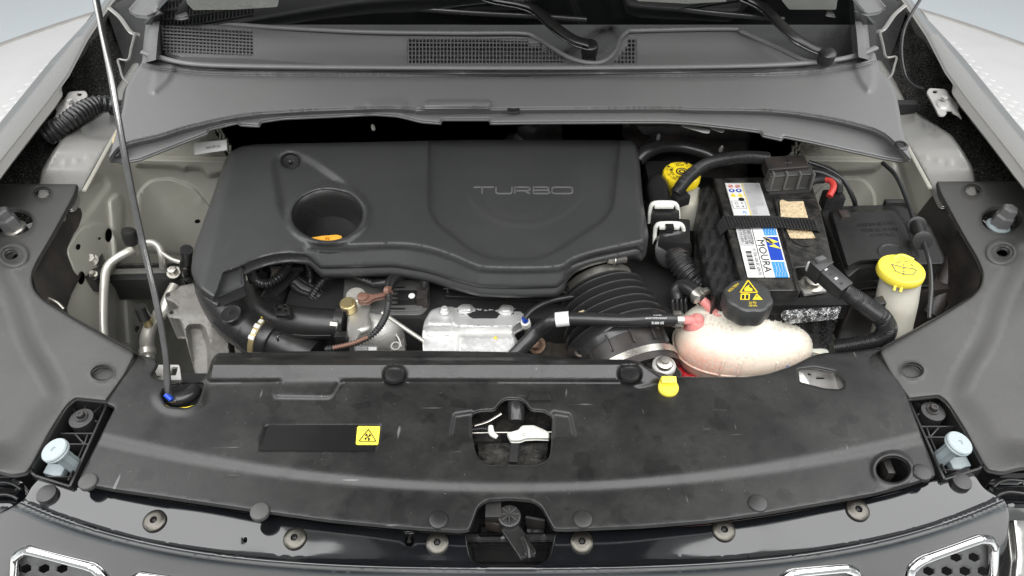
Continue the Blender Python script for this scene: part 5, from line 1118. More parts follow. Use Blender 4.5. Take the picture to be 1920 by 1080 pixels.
lathe('flange', V(1245, 686, -.010), [(.0175, -.004), (.0175, .002), (.0150, .005), (.0125, .006), (.0120, .003)], M['bracket'], nt, (0, -.1, 1), 32); lathe('dome', V(1245, 685, -.006), [(.0122, 0), (.0118, .008), (.0085, .0105), (.0065, .0108), (.0060, .0135), (.001, .014)], M['steel'], nt, (0, -.1, 1), 30)
panel('nut_bracket', rc([(1205, 650), (1240, 655), (1280, 700), (1272, 720), (1215, 715)], 6), -.022, M['dirty'], nt, step=5, th=.02, er=3, eh=.003)
# ================================================================== COOLANT TANK
ct = thing('coolant_tank', 'milky oval coolant tank with droplets, pink nozzles and a black cap', 'coolant tank', z0(1388, 645, -.07))
c = V(1390, 638, -.052); K = 48; N_ = 26; vs = []; fs = []
for i in range(N_+1):
    ph_ = -math.pi/2+math.pi*i/N_
    for k in range(K):
        th = 2*math.pi*k/K; ex = .86
        cx_ = math.copysign(abs(math.cos(th))**ex, math.cos(th)); sx_ = math.copysign(abs(math.sin(th))**ex, math.sin(th)); cp = abs(math.cos(ph_))**.78
        x = .109*cx_*cp*(1-.06*math.sin(th)); y = .074*sx_*cp; z = .062*math.sin(ph_)
        if z < 0: z *= 1.2
        z += .010*math.exp(-((x)**2+(y-.05)**2)/.0016)
        vs.append((c.x+x, c.y+y-.0*x, c.z+z))
for i in range(N_):
    for k in range(K): l = (k+1) % K; fs.append((i*K+k, i*K+l, (i+1)*K+l, (i+1)*K+k))
mesh('tank_body', vs, fs, M['tank'], ct, angle=180)
sq_ = lambda v, e: math.copysign(abs(v)**e, v)
def tank_at(th, z):
    cp = max(1-(abs(z)/(.062 if z > 0 else .0744))**2, 0)**.39; return (c.x+.109*sq_(math.cos(th), .86)*cp*(1-.06*math.sin(th)), c.y+.074*sq_(math.sin(th), .86)*cp, c.z+z)
tube('weld_seam', [tank_at(t, -.006) for t in np.linspace(0, 2*math.pi, 61)[:-1]], .0022, M['tank'], ct, world=True, closed=True, n=2, ns=8)
for t in (-1.95, -1.72, -1.30): tube('moulded_rib', [tank_at(t, z) for z in (-.04, -.02, .0, .012, .022)], .0022, M['tank'], ct, world=True, ns=8)
tube('blue_mark', [tank_at(-1.12, .012), tank_at(-1.15, .006)], .0032, M['blue'], ct, world=True, ns=10)
tube('filler_neck', [(1400, 600, -.02, 36), (1404, 580, .004, 36)], 36, M['tank'], ct, straight=True, ns=30)
cw = lambda th: 1-.060*(.5+.5*math.cos(8*th))**1.5
cc = V(1404, 552, .064)
lathe('tank_cap', cc-Vector((0, 0, .034)), [(.0350, 0), (.0368, .004), (.0372, .026), (.0360, .031), (.0330, .0335), (.030, .0340), (.001, .0340)], M['cover'], ct, (0, 0, 1), 96, wave=cw, angle=30)
cq = [(1368, 578), (1440, 578), (1436, 524), (1372, 524)]
def capprint(nm, poly, z=.0646): return decal(nm, poly, cq, z, M['yink'], ct, 0)
def bars(pts, w_=2.2, mat='yink', quad=cq, z=.0648, par=None, closed=True):
    n = len(pts); 
    for i in range(n if closed else n-1):
        a_, b_ = [bil(quad, np.array([p[0]]), np.array([p[1]]))[0] for p in (pts[i], pts[(i+1) % n])]; pbox('printed_line', tuple(a_), tuple(b_), w_, z, .0006, M[mat], par, 0)
bars([(.26, .56), (.74, .56), (.48, .98)], 2.0, par=ct)
capprint('hand_symbol', [(.38, .60), (.60, .60), (.60, .68), (.50, .74), (.52, .82), (.44, .76), (.38, .70)])
capprint('book_symbol', [(.27, .30), (.52, .30), (.53, .50), (.42, .52), (.28, .50)]); decal('book_page', sub(.31, .33, .38, .47), cq, .0650, M['ink'], ct, 0); decal('book_page', sub(.42, .33, .49, .47), cq, .0650, M['ink'], ct, 0)
capprint('small_triangle', [(.60, .30), (.88, .30), (.72, .52)]); words('mark', '!', cq, .0650, M['ink'], ct, 0, 0, sub=(.71, .33, .74, .46))
words('pressure_print', '20 PSI', cq, .0646, M['yink'], ct, 0, 0, sub=(.50, .16, .70, .23)); words('pressure_print', '140 kPa', cq, .0646, M['yink'], ct, 0, 0, sub=(.50, .06, .72, .13))
words('warning_print', 'VOLTIDA', [(1368, 548), (1386, 533), (1384, 529), (1364, 545)], .0646, M['yink'], ct, 0, 0)
for (x, y, zt, r_) in ((1308, 600, -.004, .0175), (1347, 592, .0, .0175)):
    lathe('nozzle_dome', V(x, y, zt)-Vector((0, 0, .020)), [(r_*1.15, 0), (r_*1.05, .008), (r_*.98, .016), (r_*.8, .022), (r_*.5, .0235), (r_*.42, .028), (r_*.3, .030), (.001, .030)], M['pinknoz'], ct, (0, -.05, 1), 30)
tube('nozzle_spout', [(1278, 600, .001), (1306, 601, -.004)], 8.5, M['pinknoz'], ct, ns=18); tube('nozzle_spout', [(1316, 562, .016), (1346, 590, .0)], 9, M['pinknoz'], ct, ns=18)
for (x, y) in ((1375, 607), (1400, 616), (1420, 613), (1437, 602), (1412, 606)): lathe('pink_lump', V(x, y, -.004), [(.009, -.006), (.0085, .0), (.005, .003), (.001, .0035)], M['pinknoz'], ct, (0, -.3, 1), 18)
panel('mount_ear', rc([(1500, 630, 4), (1520, 640), (1552, 656, 3), (1556, 664, 3), (1538, 664), (1512, 658, 5), (1504, 680), (1490, 660)], 4), -.045, M['milk'], ct, step=4, th=.006, er=2, eh=.002)
panel('fin', rc([(1346, 586, 2), (1358, 558, 2), (1362, 560, 2), (1360, 590, 2)], 2), .012, M['tank'], ct, step=4, th=.02)
panel('blue_drop', rc([(1433, 675, 2), (1440, 675, 3), (1446, 683, 3), (1441, 686, 3), (1435, 681, 3)], 2), -.0, M['blue'], ct, step=3, th=.004, mapf=None) if False else None
tube('red_liquid_edge', [(1268, 690, -.085), (1285, 705, -.085), (1310, 712, -.085)], 7, M['redliq'], ct)
th_ = thing('tank_return_hose', 'short black elbow hose with spring clamp above the pink nozzle', 'hose', z0(1290, 540, .01))
tube('hose', [(1270, 560, -.01, 13), (1268, 545, .0, 13), (1278, 537, .008, 13.5), (1292, 540, .014, 14), (1306, 550, .016, 13.5), (1320, 564, .015, 12.5)], 13, M['rubber'], th_, ns=22, n=10)
tube('spring_clamp', [(1306, 550, .016), (1318, 561, .016)], 15.5, M['steel'], th_, straight=True, ns=22)
box('clamp_ear', V(1322, 546, .030), (.006, .002, 0), (-.002, .004, 0), (0, 0, .004), M['steel'], th_, .001); box('clamp_ear', V(1304, 562, .022), (.005, .002, 0), (-.002, .004, 0), (0, 0, .004), M['steel'], th_, .001)
# ================================================================== BRAKE FLUID RESERVOIR
br = thing('brake_fluid_reservoir', 'brake fluid reservoir with a ridged yellow cap behind the hose', 'reservoir', z0(1280, 370, 0))
cb_ = V(1279, 322, .070); r_ = 35*scl(1279, 322, .07)
lathe('yellow_cap', cb_-Vector((0, 0, .019)), [(r_*.98, 0), (r_*1.0, .002), (r_, .0145), (r_*.96, .018), (r_*.92, .019), (.001, .019)], M['yellow'], br, (0, -.05, 1), 72, wave=lambda t: 1+.012*math.copysign(1, math.cos(18*t)), angle=30)
for (rr_, s_) in ((.80, 'CLEAN FILLER CAP BEFORE REMOVING USE ONLY DOT 4 FLUID'), (.58, 'FROM A SEALED CONTAINER WARNING')):
    n = len(s_)
    for i, ch in enumerate(s_):
        if ch == ' ': continue
        t = -2*math.pi*i/n*.93+1.9; cxx = cb_+Vector((math.cos(t), math.sin(t), 0))*(r_*rr_); u = Vector((math.sin(t), -math.cos(t), 0))*(r_*rr_*2*math.pi/n*.40); v_ = Vector((math.cos(t), math.sin(t), 0))*r_*.085
        tv, tf = txtmesh(ch); W = [tuple(cxx+u*(p[0]*2-1)+v_*(p[1]*2-1)+Vector((0, 0, .0006+.0*p[0]-.05*(cxx.y-cb_.y)*0))) for p in tv]
        W = [(a_, b_, c_+.05*(b_-cb_.y)+.0003) for a_, b_, c_ in W]
        mesh('cap_letter', W, tf, M['ink'], br, False)
for rr_ in (.30, .15): tube('cap_ring', [(cb_.x+r_*rr_*math.cos(t), cb_.y+r_*rr_*math.sin(t), cb_.z+.0004) for t in np.linspace(0, 6.283, 17)[:-1]], .0012, M['ink'], br, world=True, closed=True)
lathe('reservoir_body', V(1290, 385, .0)-Vector((0, 0, .06)), [(.034, 0), (.038, .01), (.038, .05), (.036, .075), (.030, .085)], M['milk'], br, (0, 0, 1), 30)
box('black_housing', V(1250, 345, -.01), (.045, 0, 0), (0, .03, 0), (0, 0, .035), M['black'], br, .004)
# ================================================================== SENSOR HOSE WITH WHITE CLIPS
sh_ = thing('clipped_duct', 'black duct with two cream plastic clips right of the engine cover', 'duct', z0(1250, 420, 0))
tube('elbow', [(1236, 338, .045, 15), (1234, 350, .052, 20), (1238, 368, .048, 23), (1243, 390, .044, 22)], 20, M['black'], sh_, ns=24)
box('duct_block', V(1245, 402, .034), (.024, -.002, 0), (.004, .032, 0), (0, 0, .018), M['black'], sh_, .004)
box('duct_block', V(1262, 448, .022), (.026, -.003, 0), (.006, .034, 0), (0, 0, .020), M['black'], sh_, .004)
for (y, zz, xa, xb) in ((383, .058, 1219, 1271), (422, .050, 1228, 1282)):
    tube('cream_clip', [(xa-1, y+36, zz-.030, 4), (xa, y+14, zz-.012, 4), (xa+3, y+2, zz, 4.5), (xa+12, y-2, zz+.004, 5), (xb-12, y-2, zz+.004, 5), (xb-3, y+2, zz, 4.5), (xb, y+14, zz-.012, 4), (xb+1, y+36, zz-.030, 4)], 5, M['white'], sh_, ns=12)
    pbox('clip_bridge', (xa+8, y), (xb-8, y), 13, zz+.005, .006, M['white'], sh_, .0015)
box('latch', V(1255, 428, .052), (.007, 0, 0), (0, .006, 0), (0, 0, .006), M['black'], sh_)
lathe('round_connector', V(1262, 468, .018), [(.034, -.01), (.034, .002), (.028, .006)], M['black'], sh_, (.2, -.7, .5), 28)
tube('conduit', [(1262, 470, .014, 21), (1272, 488, .008, 22), (1286, 508, -.0, 22), (1306, 528, -.008, 20), (1330, 545, -.014, 17)], 22, M['rubber'], sh_, ribs=8, amp=.10, ns=20)
tube('conduit_sleeve', [(1262, 466, .014, 23), (1273, 487, .008, 23)], 23, M['dull'], sh_, ns=20)
tube('thin_conduit', [(1322, 542, -.0, 8), (1345, 552, -.0, 8), (1365, 556, .0, 8)], 8, M['rubber'], sh_, ribs=5)
box('pipe_clip', V(1350, 548, .012), (.016, 0, 0), (0, .018, 0), (0, 0, .008), M['black'], sh_, .002)
for j in range(4): tube('coil_turn', [(1262+j*8, 585, -.03), (1262+j*8, 560, -.012), (1272+j*8, 546, -.008)], 4, M['rubber'], sh_)
bc = thing('braided_cable', 'thick braided black cable curving from the duct to the battery terminal', 'cable', z0(1340, 300, .08))
tube('braid', [(1268, 362, .072), (1280, 345, .084), (1300, 324, .092), (1330, 306, .096), (1370, 297, .096), (1405, 295, .094), (1440, 297, .09)], 11.5, M['rubber'], bc, ribs=2.6, amp=.06, ns=24)
box('cable_end', V(1276, 372, .06), (.012, .006, 0), (-.004, .012, 0), (0, 0, .01), M['black'], bc, .003)
tube('upper_hose', [(1195, 300, .04, 14), (1212, 285, .05, 14), (1240, 276, .05, 12), (1280, 276, .045, 11), (1320, 286, .04, 12), (1345, 300, .03, 12)], 12, M['black'], thing('breather_hose', 'black breather hose looping behind the yellow brake cap', 'hose', z0(1270, 280, .05)), ns=18)
# ================================================================== BATTERY
bt = thing('battery', 'black car battery with white and blue label reading MOURA', 'battery', z0(1450, 450, -.05))
bz = lambda px, py: .050-feat(px, py, [(1452, 372), (1540, 372), (1600, 570), (1498, 570)], .004, 2)+0*px
panel('battery_case', rc([(1336, 334, 5), (1440, 332, 4), (1520, 340, 4), (1540, 400), (1563, 496, 4), (1491, 503, 4), (1502, 546, 5), (1400, 546, 6)], 4), bz, M['dirty'], bt, step=7, th=.16, er=3, eh=.003)
pbox('case_rail', (1346, 336), (1402, 552), 10, .054, .01, M['dirty'], bt, .0015)
tube('case_edge', [(1452, 372, .053), (1498, 550, .052)], 2, M['dirty'], bt, straight=True)
panel('front_ledge', rc([(1494, 510, 4), (1572, 506, 4), (1586, 566), (1500, 564)], 4), .018, M['black'], bt, step=8, th=.05, er=2, eh=.002)
panel('lower_front', [(1396, 558), (1592, 558), (1592, 572), (1396, 572)], .030, M['black'], bt, step=8, th=.03)
lathe('vent_cap', V(1507, 448, .047), [(.020, 0), (.020, .0008), (.0185, .0008), (.0185, .0003), (.001, .0003)], M['dirty'], bt, (0, 0, 1), 28)
# label
LU = [(1376, 404), (1444, 404), (1424, 343), (1359, 343)]; LL = [(1402, 520), (1481, 520), (1455, 425), (1379, 425)]; LZ = .0515
lb = decal('upper_label', RECT, LU, LZ, M['greylabel'], bt)
decal('symbol_column', sub(.02, .02, .46, .98), LU, LZ, M['paper'], lb, .0008); decal('gold_line', sub(.47, 0, .49, 1), LU, LZ, M['yink'], lb, .0009)
for (u, v_, m_) in ((.14, .90, 'pinkprint'), (.34, .90, 'pinkprint'), (.14, .77, 'blue'), (.34, .77, 'blue'), (.14, .63, 'yink'), (.34, .63, 'yink'), (.34, .50, 'ink')):
    sh6 = [(u+.085*math.cos(t), v_+.055*math.sin(t)) for t in np.arange(10)*.6283] if m_ in ('blue', 'ink', 'pinkprint') else [(u-.09, v_-.05), (u+.09, v_-.05), (u, v_+.06)]
    s6 = decal('safety_symbol', sh6, LU, LZ, M[m_], lb, .0012)
    if m_ == 'pinkprint': decal('symbol_bar', [(u-.06, v_-.03), (u-.05, v_-.035), (u+.06, v_+.03), (u+.05, v_+.035)], LU, LZ, M['ink'], lb, .0016)
    if m_ == 'blue': decal('symbol_figure', sub(u-.03, v_-.02, u+.03, v_+.03), LU, LZ, M['paper'], lb, .0016)
bars([(.05, .22), (.42, .22), (.42, .45), (.05, .45)], .8, 'greyink', LU, LZ+.0012, lb)
words('box_print', 'O  F', LU, LZ, M['ink'], lb, 0, .0012, sub=(.12, .34, .36, .41)); words('box_print', 'X 4', LU, LZ, M['ink'], lb, 0, .0012, sub=(.12, .25, .36, .31)); words('small_print', 'Pb', LU, LZ, M['sky'], lb, 0, .0012, sub=(.28, .05, .38, .14))
for j in range(11):
    u = .54+j*.038; words('small_print', 'baterias seladas livres de manutencao reciclavel', [tuple(bil(LU, np.array([u]), np.array([.97]))[0]), tuple(bil(LU, np.array([u]), np.array([.30 if j > 3 else .04]))[0]), tuple(bil(LU, np.array([u+.020]), np.array([.30 if j > 3 else .04]))[0]), tuple(bil(LU, np.array([u+.020]), np.array([.97]))[0])], LZ, M['greyink'], lb, 0, .0009)
l2 = decal('lower_label', RECT, LL, LZ, M['paper'], bt)
decal('grey_column', sub(.02, .62, .36, 1), LL, LZ, M['greylabel'], l2, .0008); decal('gold_line', sub(.39, 0, .405, 1), LL, LZ, M['ink'], l2, .0009)
def vtxt(s_, u0, u1, v0, v1, m_='ink', par=None, Q=LL):            # writing that runs down the label
    f_ = lambda u, v: tuple(bil(Q, np.array([u]), np.array([v]))[0]); words('print', s_, [f_(u0, v0), f_(u0, v1), f_(u1, v1), f_(u1, v0)], LZ, M[m_], par or l2, 0, .0013)
vtxt('MOURA', .44, .62, .74, .10); vtxt('STARTSTOP', .24, .36, 1.0, .66); vtxt('TECNOLOGIA EFB', .15, .22, 1.0, .66); vtxt('12V 72Ah 420A IEC 620A EN', .28, .36, .58, .05); vtxt('M0-72 LED', .07, .12, 1.0, .70)
for j in range(14): decal('barcode_bar', sub(.10, .16+j*.027, .24, .16+j*.027+(.012 if j % 3 else .020)), LL, LZ, M['ink'], l2, .0010)
for (v0, v1, m_) in ((.83, 1.0, 'sky'), (.34, .80, 'blue'), (.0, .31, 'sky')): decal('blue_block', sub(.66, v0, .97, v1), LL, LZ, M[m_], l2, .0009)
for (v0, v1) in ((.83, 1.), (0, .31)):
    for j in range(4): u = .70+j*.07; bars([(u, v0+.02), (u, v0+.08), (u+.04, v0+.12), (u+.04, v1-.02)], .5, 'paper', LL, LZ+.0016, l2, closed=False)
decal('bolt_emblem', [(.64, .80), (.72, .78), (.98, .70), (.80, .68), (.99, .56), (.70, .62), (.84, .645), (.66, .72), (.80, .74)], LL, LZ, M['lemon'], l2, .0018)
decal('emblem_stroke', [(.60, .80), (.66, .79), (.84, .68), (.78, .67)], LL, LZ, M['ink'], l2, .0020)
# strap
stp = thing('battery_strap', 'black woven strap pulled across the battery top', 'strap', z0(1440, 415, .06))
R = [(wrows([(1336, 442, .022), (1345, 421, .050), (1356, 404, .0575), (1450, 405, .0575), (1530, 412, .0565), (1542, 416, .04)], 0), 'w'), (wrows([(1340, 460, .020), (1352, 440, .048), (1366, 427, .0575), (1450, 425, .0575), (1532, 431, .0565), (1546, 436, .04)], 0), 'w')]
R = [R[0], R[1], (drop(R[1][0], .002), 'w'), (drop(R[0][0], .002), 'w'), R[0]]
loft('strap_band', R, M['rubber'], stp, 50)
for j in range(56):
    t = j/55.; x = 1360+t*168; tube('weave', [(x, 405+6*t, .0582), (x+8, 425+6*t, .0582)], .8, M['mesh'] if False else M['black'], stp, ns=5, n=2, straight=True, caps=False) if j % 2 == 0 else None
tp_ = thing('masking_tape_note', 'crumpled tan masking tape stuck on the battery beside the terminal box', 'tape', z0(1490, 410, .05))
panel('upper_tape', rc([(1462, 377, 1), (1466, 374, 1), (1478, 378, 1), (1506, 377, 1), (1515, 408, 1), (1464, 407, 1)], 2), lambda px, py: .0490+.0008*np.sin(px*.8)*np.sin(py*.7), M['tape'], tp_, step=3, th=.0008)
panel('lower_tape', rc([(1473, 427, 1), (1520, 430, 1), (1529, 446, 1), (1500, 447, 1), (1482, 446, 1), (1478, 438, 1)], 2), lambda px, py: .0490+.0008*np.sin(px*.8)*np.sin(py*.7), M['tape'], tp_, step=3, th=.0008)
# terminal cover
tc = thing('terminal_cover', 'dusty grey ribbed terminal box marked with a plus sign', 'terminal cover', z0(1480, 320, .08))
def boxpx(nm, bot, ztop, h, mat, par, flare=.004, er=3):
    return panel(nm, rc(bot, 4), ztop, mat, par, step=6, th=h, er=er, eh=.003)
boxpx('cover_top', [(1431, 294), (1508, 291), (1518, 314), (1440, 320)], .098, .020, M['dull'], tc)
boxpx('cover_skirt', [(1437, 312), (1520, 307), (1526, 328), (1444, 333)], .090, .030, M['side'], tc)
boxpx('cover_foot', [(1440, 345), (1522, 340), (1524, 352), (1442, 357)], .062, .012, M['side'], tc)
for i in range(4): box('cover_rib', V(1447+i*25, 338, .078), (.0016, 0, 0), (0, .006, 0), (0, 0, .016), M['mesh'], tc, .0006)
tube('plus_sign', [(1470, 306, .0985), (1484, 305.5, .0985)], 1.4, M['black'], tc, straight=True); tube('plus_sign', [(1477, 301, .0985), (1477, 310, .0985)], 1.4, M['black'], tc, straight=True)
# insulation jacket and foil
ij = thing('insulation_jacket', 'shiny crinkled black insulation sleeve on the left of the battery', 'insulation', z0(1330, 450, 0))
panel('sleeve', rc([(1311, 351, 5), (1328, 348, 5), (1340, 352), (1360, 440), (1405, 560), (1340, 560), (1318, 500, 20), (1306, 440)], 6), lambda px, py: .040+.004*np.sin(px*.33+py*.05)*np.sin(py*.11)-.0010*np.clip(1325-px, 0, 100)*.4, M['wrap'], ij, step=5, th=.10, er=4, eh=.004)
panel('sleeve_edge', rc([(1304, 420), (1314, 380, 4), (1318, 430), (1322, 500), (1300, 520)], 4), .012, M['dirty'], ij, step=5, th=.05)
fo_ = thing('foil_sleeve', 'black sleeve with crinkled silver foil hem in front of the battery', 'insulation', z0(1530, 610, -.05))
panel('foil_hem', rc([(1466, 582, 3), (1520, 578), (1578, 574, 3), (1574, 588, 3), (1480, 597, 3)], 2), lambda px, py: .033+.004*np.sin(px*.5)*np.sin(py*.4), M['crinkle'], fo_, step=3.5, th=.012, er=2, eh=.002)
panel('sleeve_front', rc([(1440, 590), (1578, 582), (1560, 630), (1545, 700), (1440, 700)], 4), lambda px, py: .024-.0010*(py-585)+.0022*np.sin(px*.5)*np.sin(py*.6), M['wrap'], fo_, step=5, th=.02)
# negative terminal connector and loom
nc = thing('terminal_connector', 'black sensor connector with braided loom leaving the battery corner', 'connector', z0(1560, 520, .05))
A0, A1 = V(1528, 496, .078), V(1586, 548, .062); d = (A1-A0)/2; n = Vector((-d.y, d.x, 0)).normalized()
box('connector_shell', (A0+A1)/2, d*.98, n*.015, (0, 0, .011), M['black'], nc, .002); box('connector_nose', A0+d*.30, d*.36, n*.018, (0, 0, .014), M['black'], nc, .002)
for j in range(5): p = A0+d*(.35+j*.33); box('shell_slot', p+Vector((0, 0, .0112))-n*.004, d*.06, n*.003, (0, 0, .0004), M['greylabel'] if j % 2 else M['ink'], nc, 0)
box('pale_tab', V(1520, 505, .06), (.004, 0, 0), (0, .010, 0), (0, 0, .008), M['white'], nc); box('grey_cap', V(1538, 487, .092), (.007, .003, 0), (-.002, .004, 0), (0, 0, .004), M['mesh'], nc)
lathe('terminal_nut', V(1521, 535, .024), [(.018, 0), (.018, .004), (.012, .005), (.011, .012), (.006, .013), (.001, .013)], M['steel'], nc, (0, -.1, 1), 24); box('terminal_lug', V(1521, 538, .022), (.019, .004, 0), (-.002, .016, 0), (0, 0, .003), M['bracket'], nc, .002)
tube('loom', [(1584, 546, .058, 15), (1605, 560, .050, 16), (1630, 578, .035, 17), (1655, 598, .018, 17), (1660, 618, .002, 16), (1645, 636, -.015, 15), (1610, 645, -.03, 15), (1565, 652, -.045, 15)], 16, M['rubber'], nc, ribs=3, amp=.05, ns=24)
tube('loom_sleeve', [(1582, 545, .058, 15.5), (1602, 558, .051, 15.5)], 15.5, M['black'], nc, ns=20)
tube('thin_loom', [(1618, 560, .03, 7), (1650, 578, .025, 7), (1672, 605, .012, 7), (1672, 630, -.01, 7), (1655, 655, -.03, 7)], 7, M['rubber'], nc, ribs=3)
for j, m_ in enumerate(('ink', 'rust_clip', 'white')): tube('thin_wire', [(1608, 553+j*3, .046), (1622, 555+j*3, .045), (1633, 565+j*2, .036)], 1.3, M[m_], nc)
box('loom_clip', V(1648, 568, .028), (.008, .002, 0), (0, .009, 0), (0, 0, .006), M['black'], nc)
# red cable
rd = thing('red_cable', 'short red and black cable end behind the terminal box', 'cable', z0(1555, 350, .05))
tube('red_sleeve', [(1540, 336, .062), (1556, 338, .066), (1563, 350, .062), (1555, 368, .052)], 6, M['red'], rd); tube('black_sleeve', [(1518, 342, .062), (1530, 337, .064), (1544, 336, .063)], 8, M['rubber'], rd)
tube('black_sleeve', [(1518, 320, .07), (1545, 325, .072), (1570, 340, .066), (1574, 360, .05)], 7, M['rubber'], rd)
tube('thin_cable', [(1516, 304, .075), (1550, 316, .07), (1580, 336, .06), (1600, 372, .03), (1604, 390, .0)], 4.5, M['rubber'], rd)
box('cable_boot', V(1560, 376, .03), (.018, 0, 0), (0, .014, 0), (0, 0, .016), M['black'], rd, .005)
# ================================================================== FUSE BOX
fx = thing('fuse_box', 'black fuse box lid with moulded lettering right of the battery', 'fuse box', z0(1650, 450, 0))
fl = rc([(1536, 395, 6), (1560, 387, 4), (1690, 383, 6), (1712, 396, 6), (1745, 425, 6), (1772, 485, 6), (1768, 496, 4), (1650, 500, 4), (1610, 506, 4), (1592, 522, 5), (1584, 516, 6), (1560, 450)], 6)
def zfx(px, py):
    z = .022+feat(px, py, rc([(1556, 398), (1676, 392), (1700, 420), (1722, 484), (1610, 492), (1588, 505), (1574, 460)], 8), .016, 4)
    return z+feat(px, py, ell(1668, 470, 22, 14), .001, 1.5)-feat(px, py, ell(1668, 470, 19, 12), .001, 1.5)
panel('box_lid', fl, zfx, M['black'], fx, step=5, th=.05, er=4, eh=.005)
for s_, q in (('ATTENTION RELAY BOX', [(1607, 425), (1678, 420), (1676, 414), (1606, 419)]), ('POWER RELAYS FUSES', [(1616, 434), (1684, 432), (1683, 426), (1615, 428)]), ('CONTROL', [(1634, 443), (1680, 442), (1679, 436), (1633, 437)]), ('E', [(1622, 396), (1638, 395), (1637, 390), (1622, 391)])):
    words('moulded_letters', s_, q, .039, M['black'], fx, .02, .0, .02, zf=zfx)
tube('lid_lip', [(1597, 513, .018), (1612, 500, .020), (1650, 496, .020), (1768, 491, .018)], 2.5, M['black'], fx)
box('lid_clip', V(1580, 410, .03), (.008, 0, 0), (0, .010, 0), (0, 0, .012), M['dull'], fx); box('hinge_clip', V(1680, 383, .02), (.022, 0, 0), (0, .006, 0), (0, 0, .008), M['black'], fx)
panel('box_base', rc([(1560, 480), (1780, 480), (1790, 540), (1600, 560)], 6), -.04, M['dull'], fx, step=8, th=.1)
rc_ = thing('release_cable', 'thin black cable with round grommet running down the right wing', 'cable', z0(1735, 440, .05))
tube('cable', [(1655, 305, .075), (1680, 330, .072), (1702, 380, .066), (1714, 415, .062), (1730, 450, .056), (1742, 490, .05), (1746, 540, .03), (1743, 596, .0)], 4, M['rubber'], rc_, n=10)
for (x, y) in ((1719, 423), (1730, 451)): lathe('grommet_flange', V(x, y, .058), [(.0155, -.0015), (.0155, .0015), (.010, .0025)], M['black'], rc_, (-.25, -.85, .45), 24)
tube('grommet', [(1717, 420, .06), (1728, 450, .056)], 11, M['black'], rc_, ns=16)
# right side pieces under the cover edge
rs = thing('headlamp_bracket_arm', 'black plastic bracket arm in the gap by the right cover', 'bracket', z0(1780, 520, -.05))
tube('arm', [(1800, 440, .01, 14), (1790, 490, -.02, 18), (1770, 540, -.05, 18), (1745, 590, -.08, 16)], 16, M['dull'], rs, flat=.5)
tube('arm_edge', [(1742, 605, -.045), (1720, 620, -.05), (1700, 640, -.05)], 4, M['mesh'], rs)
box('arm_lug', V(1790, 430, .02), (.012, 0, 0), (0, .02, 0), (0, 0, .02), M['dull'], rs, .004)
ls = thing('left_lamp_bracket', 'black bracket and olive strap in the gap by the left cover', 'bracket', z0(100, 520, -.05))
tube('arm', [(112, 470, -.02, 9), (118, 510, -.05, 12), (124, 560, -.08, 12), (140, 590, -.1, 10)], 12, M['black'], ls, flat=.6); box('arm_lug', V(98, 500, -.03), (.014, 0, 0), (0, .02, 0), (0, 0, .02), M['dull'], ls, .004); tube('steel_edge', [(92, 560, -.0), (108, 568, -.0), (120, 580, -.005)], 3, M['steel'], ls)
tube('wing_pipe', [(112, 430, .0, 9), (118, 450, -.02, 11), (124, 475, -.05, 9)], 9, M['dull'], ls)
# ================================================================== WASHER BOTTLE
wb = thing('washer_bottle', 'milky washer bottle neck with bright yellow cap and wiper symbol', 'washer bottle', z0(1680, 580, -.1))
wc = V(1691, 503, .050); rw = 42.5*scl(1691, 503, .05)
lathe('yellow_cap', wc-Vector((0, 0, .013)), [(rw*.97, 0), (rw*1.0, .002), (rw, .009), (rw*.97, .0125), (rw*.90, .0135), (rw*.88, .0125), (.001, .0125)], M['lemon'], wb, (0, 0, 1), 56)
tube('cap_hinge', [(1672, 487, .048), (1690, 480, .05), (1712, 488, .048)], 4.5, M['lemon'], wb)
tube('cap_tab', [(1680, 531, .042), (1676, 545, .034)], 2.6, M['lemon'], wb); tube('cap_tab', [(1692, 533, .042), (1688, 548, .034)], 2.6, M['lemon'], wb)
cx4 = [(1671, 495), (1719, 509), (1708, 516), (1689, 513)]
zc = lambda y: .0508-.08*0+(-.08)*(0)
def wl_(pts, w_=1.3):
    for i in range(len(pts)-1): pbox('symbol_line', pts[i], pts[i+1], w_, .0512, .0006, M['greyink'], wb, 0)
wl_([(1672, 495), (1680, 508), (1697, 514), (1713, 515), (1719, 506), (1712, 503), (1694, 501), (1672, 495)]); wl_([(1682, 492), (1690, 489)]); wl_([(1696, 489), (1704, 491)]); wl_([(1708, 494), (1713, 499)])
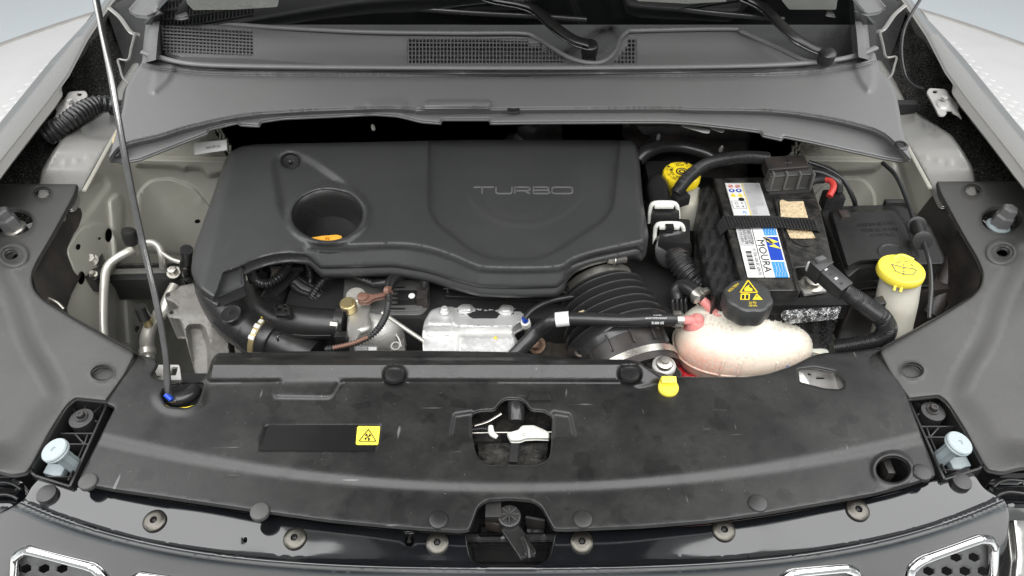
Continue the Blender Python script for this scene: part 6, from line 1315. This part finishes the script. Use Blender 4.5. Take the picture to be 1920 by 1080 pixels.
for y in (495, 501, 507, 512): wl_([(1695, y), (1695, y+2.5)], 2)
R = []
for (x, y, z_, rx_, ry_) in ((1690, 512, .040, 38, 30), (1688, 528, .022, 37, 29), (1682, 560, -.010, 38, 30), (1679, 585, -.035, 36, 28), (1674, 612, -.060, 36, 28), (1672, 650, -.10, 44, 34), (1664, 690, -.16, 50, 36)):
    R.append(([tuple(P(x+rx_*math.cos(t), y, z_)+np.array([0, ry_*1.15*math.sin(t)*scl(x, y, z_), 0])) for t in np.linspace(0, 2*math.pi, 33)], 'w'))
R = [(np.array(r[0]).tolist(), 'w') for r in R]
RR = np.array([r[0] for r in R]); RR = cr(RR.reshape(len(R), -1), 5).reshape(-1, 33, 3)
loft('bottle_neck', [(r.tolist(), 'w') for r in RR], M['milk'], wb, 33, angle=80)
tube('white_rod', [(1682, 538, .022), (1677, 552, .010), (1673, 568, -.004)], 4, M['white'], wb)
# ================================================================== small things on the wings
cf = conduit('thick ribbed conduit entering the left wing below the bracket', [(92, 250, .075, 15), (112, 238, .082, 16), (135, 222, .088, 17), (160, 205, .090, 17), (182, 196, .088, 16), (205, 196, .082, 15), (222, 204, .07, 14)], 16, ribs=7, amp=.09)
tube('felt_collar', [(88, 252, .07), (112, 240, .08)], 19, M['rubber'], cf, ribs=9, amp=.1)
rcb = thing('wing_cable', 'thin black cable hanging over the right wing opening', 'cable', z0(1690, 100, .1))
tube('cable', [(1725, 0, .19), (1708, 28, .17), (1694, 60, .14), (1690, 100, .11), (1697, 140, .08), (1712, 160, .07), (1733, 168, .07)], 3, M['rubber'], rcb)
sk_ = thing('serial_sticker', 'white printed sticker on the left olive inner wing', 'sticker', z0(394, 275, .05))
sq = [(364, 290), (426, 281), (425, 262), (362, 268)]
decal('sticker', RECT, sq, .088, M['paper'], sk_); words('serial_print', 'KKC8156', sq, .088, M['ink'], sk_, 0, .001, sub=(.38, .36, .80, .58))
bars([(.02, .04), (.98, .04), (.98, .96), (.02, .96)], .8, 'greylabel', sq, .0888, sk_)
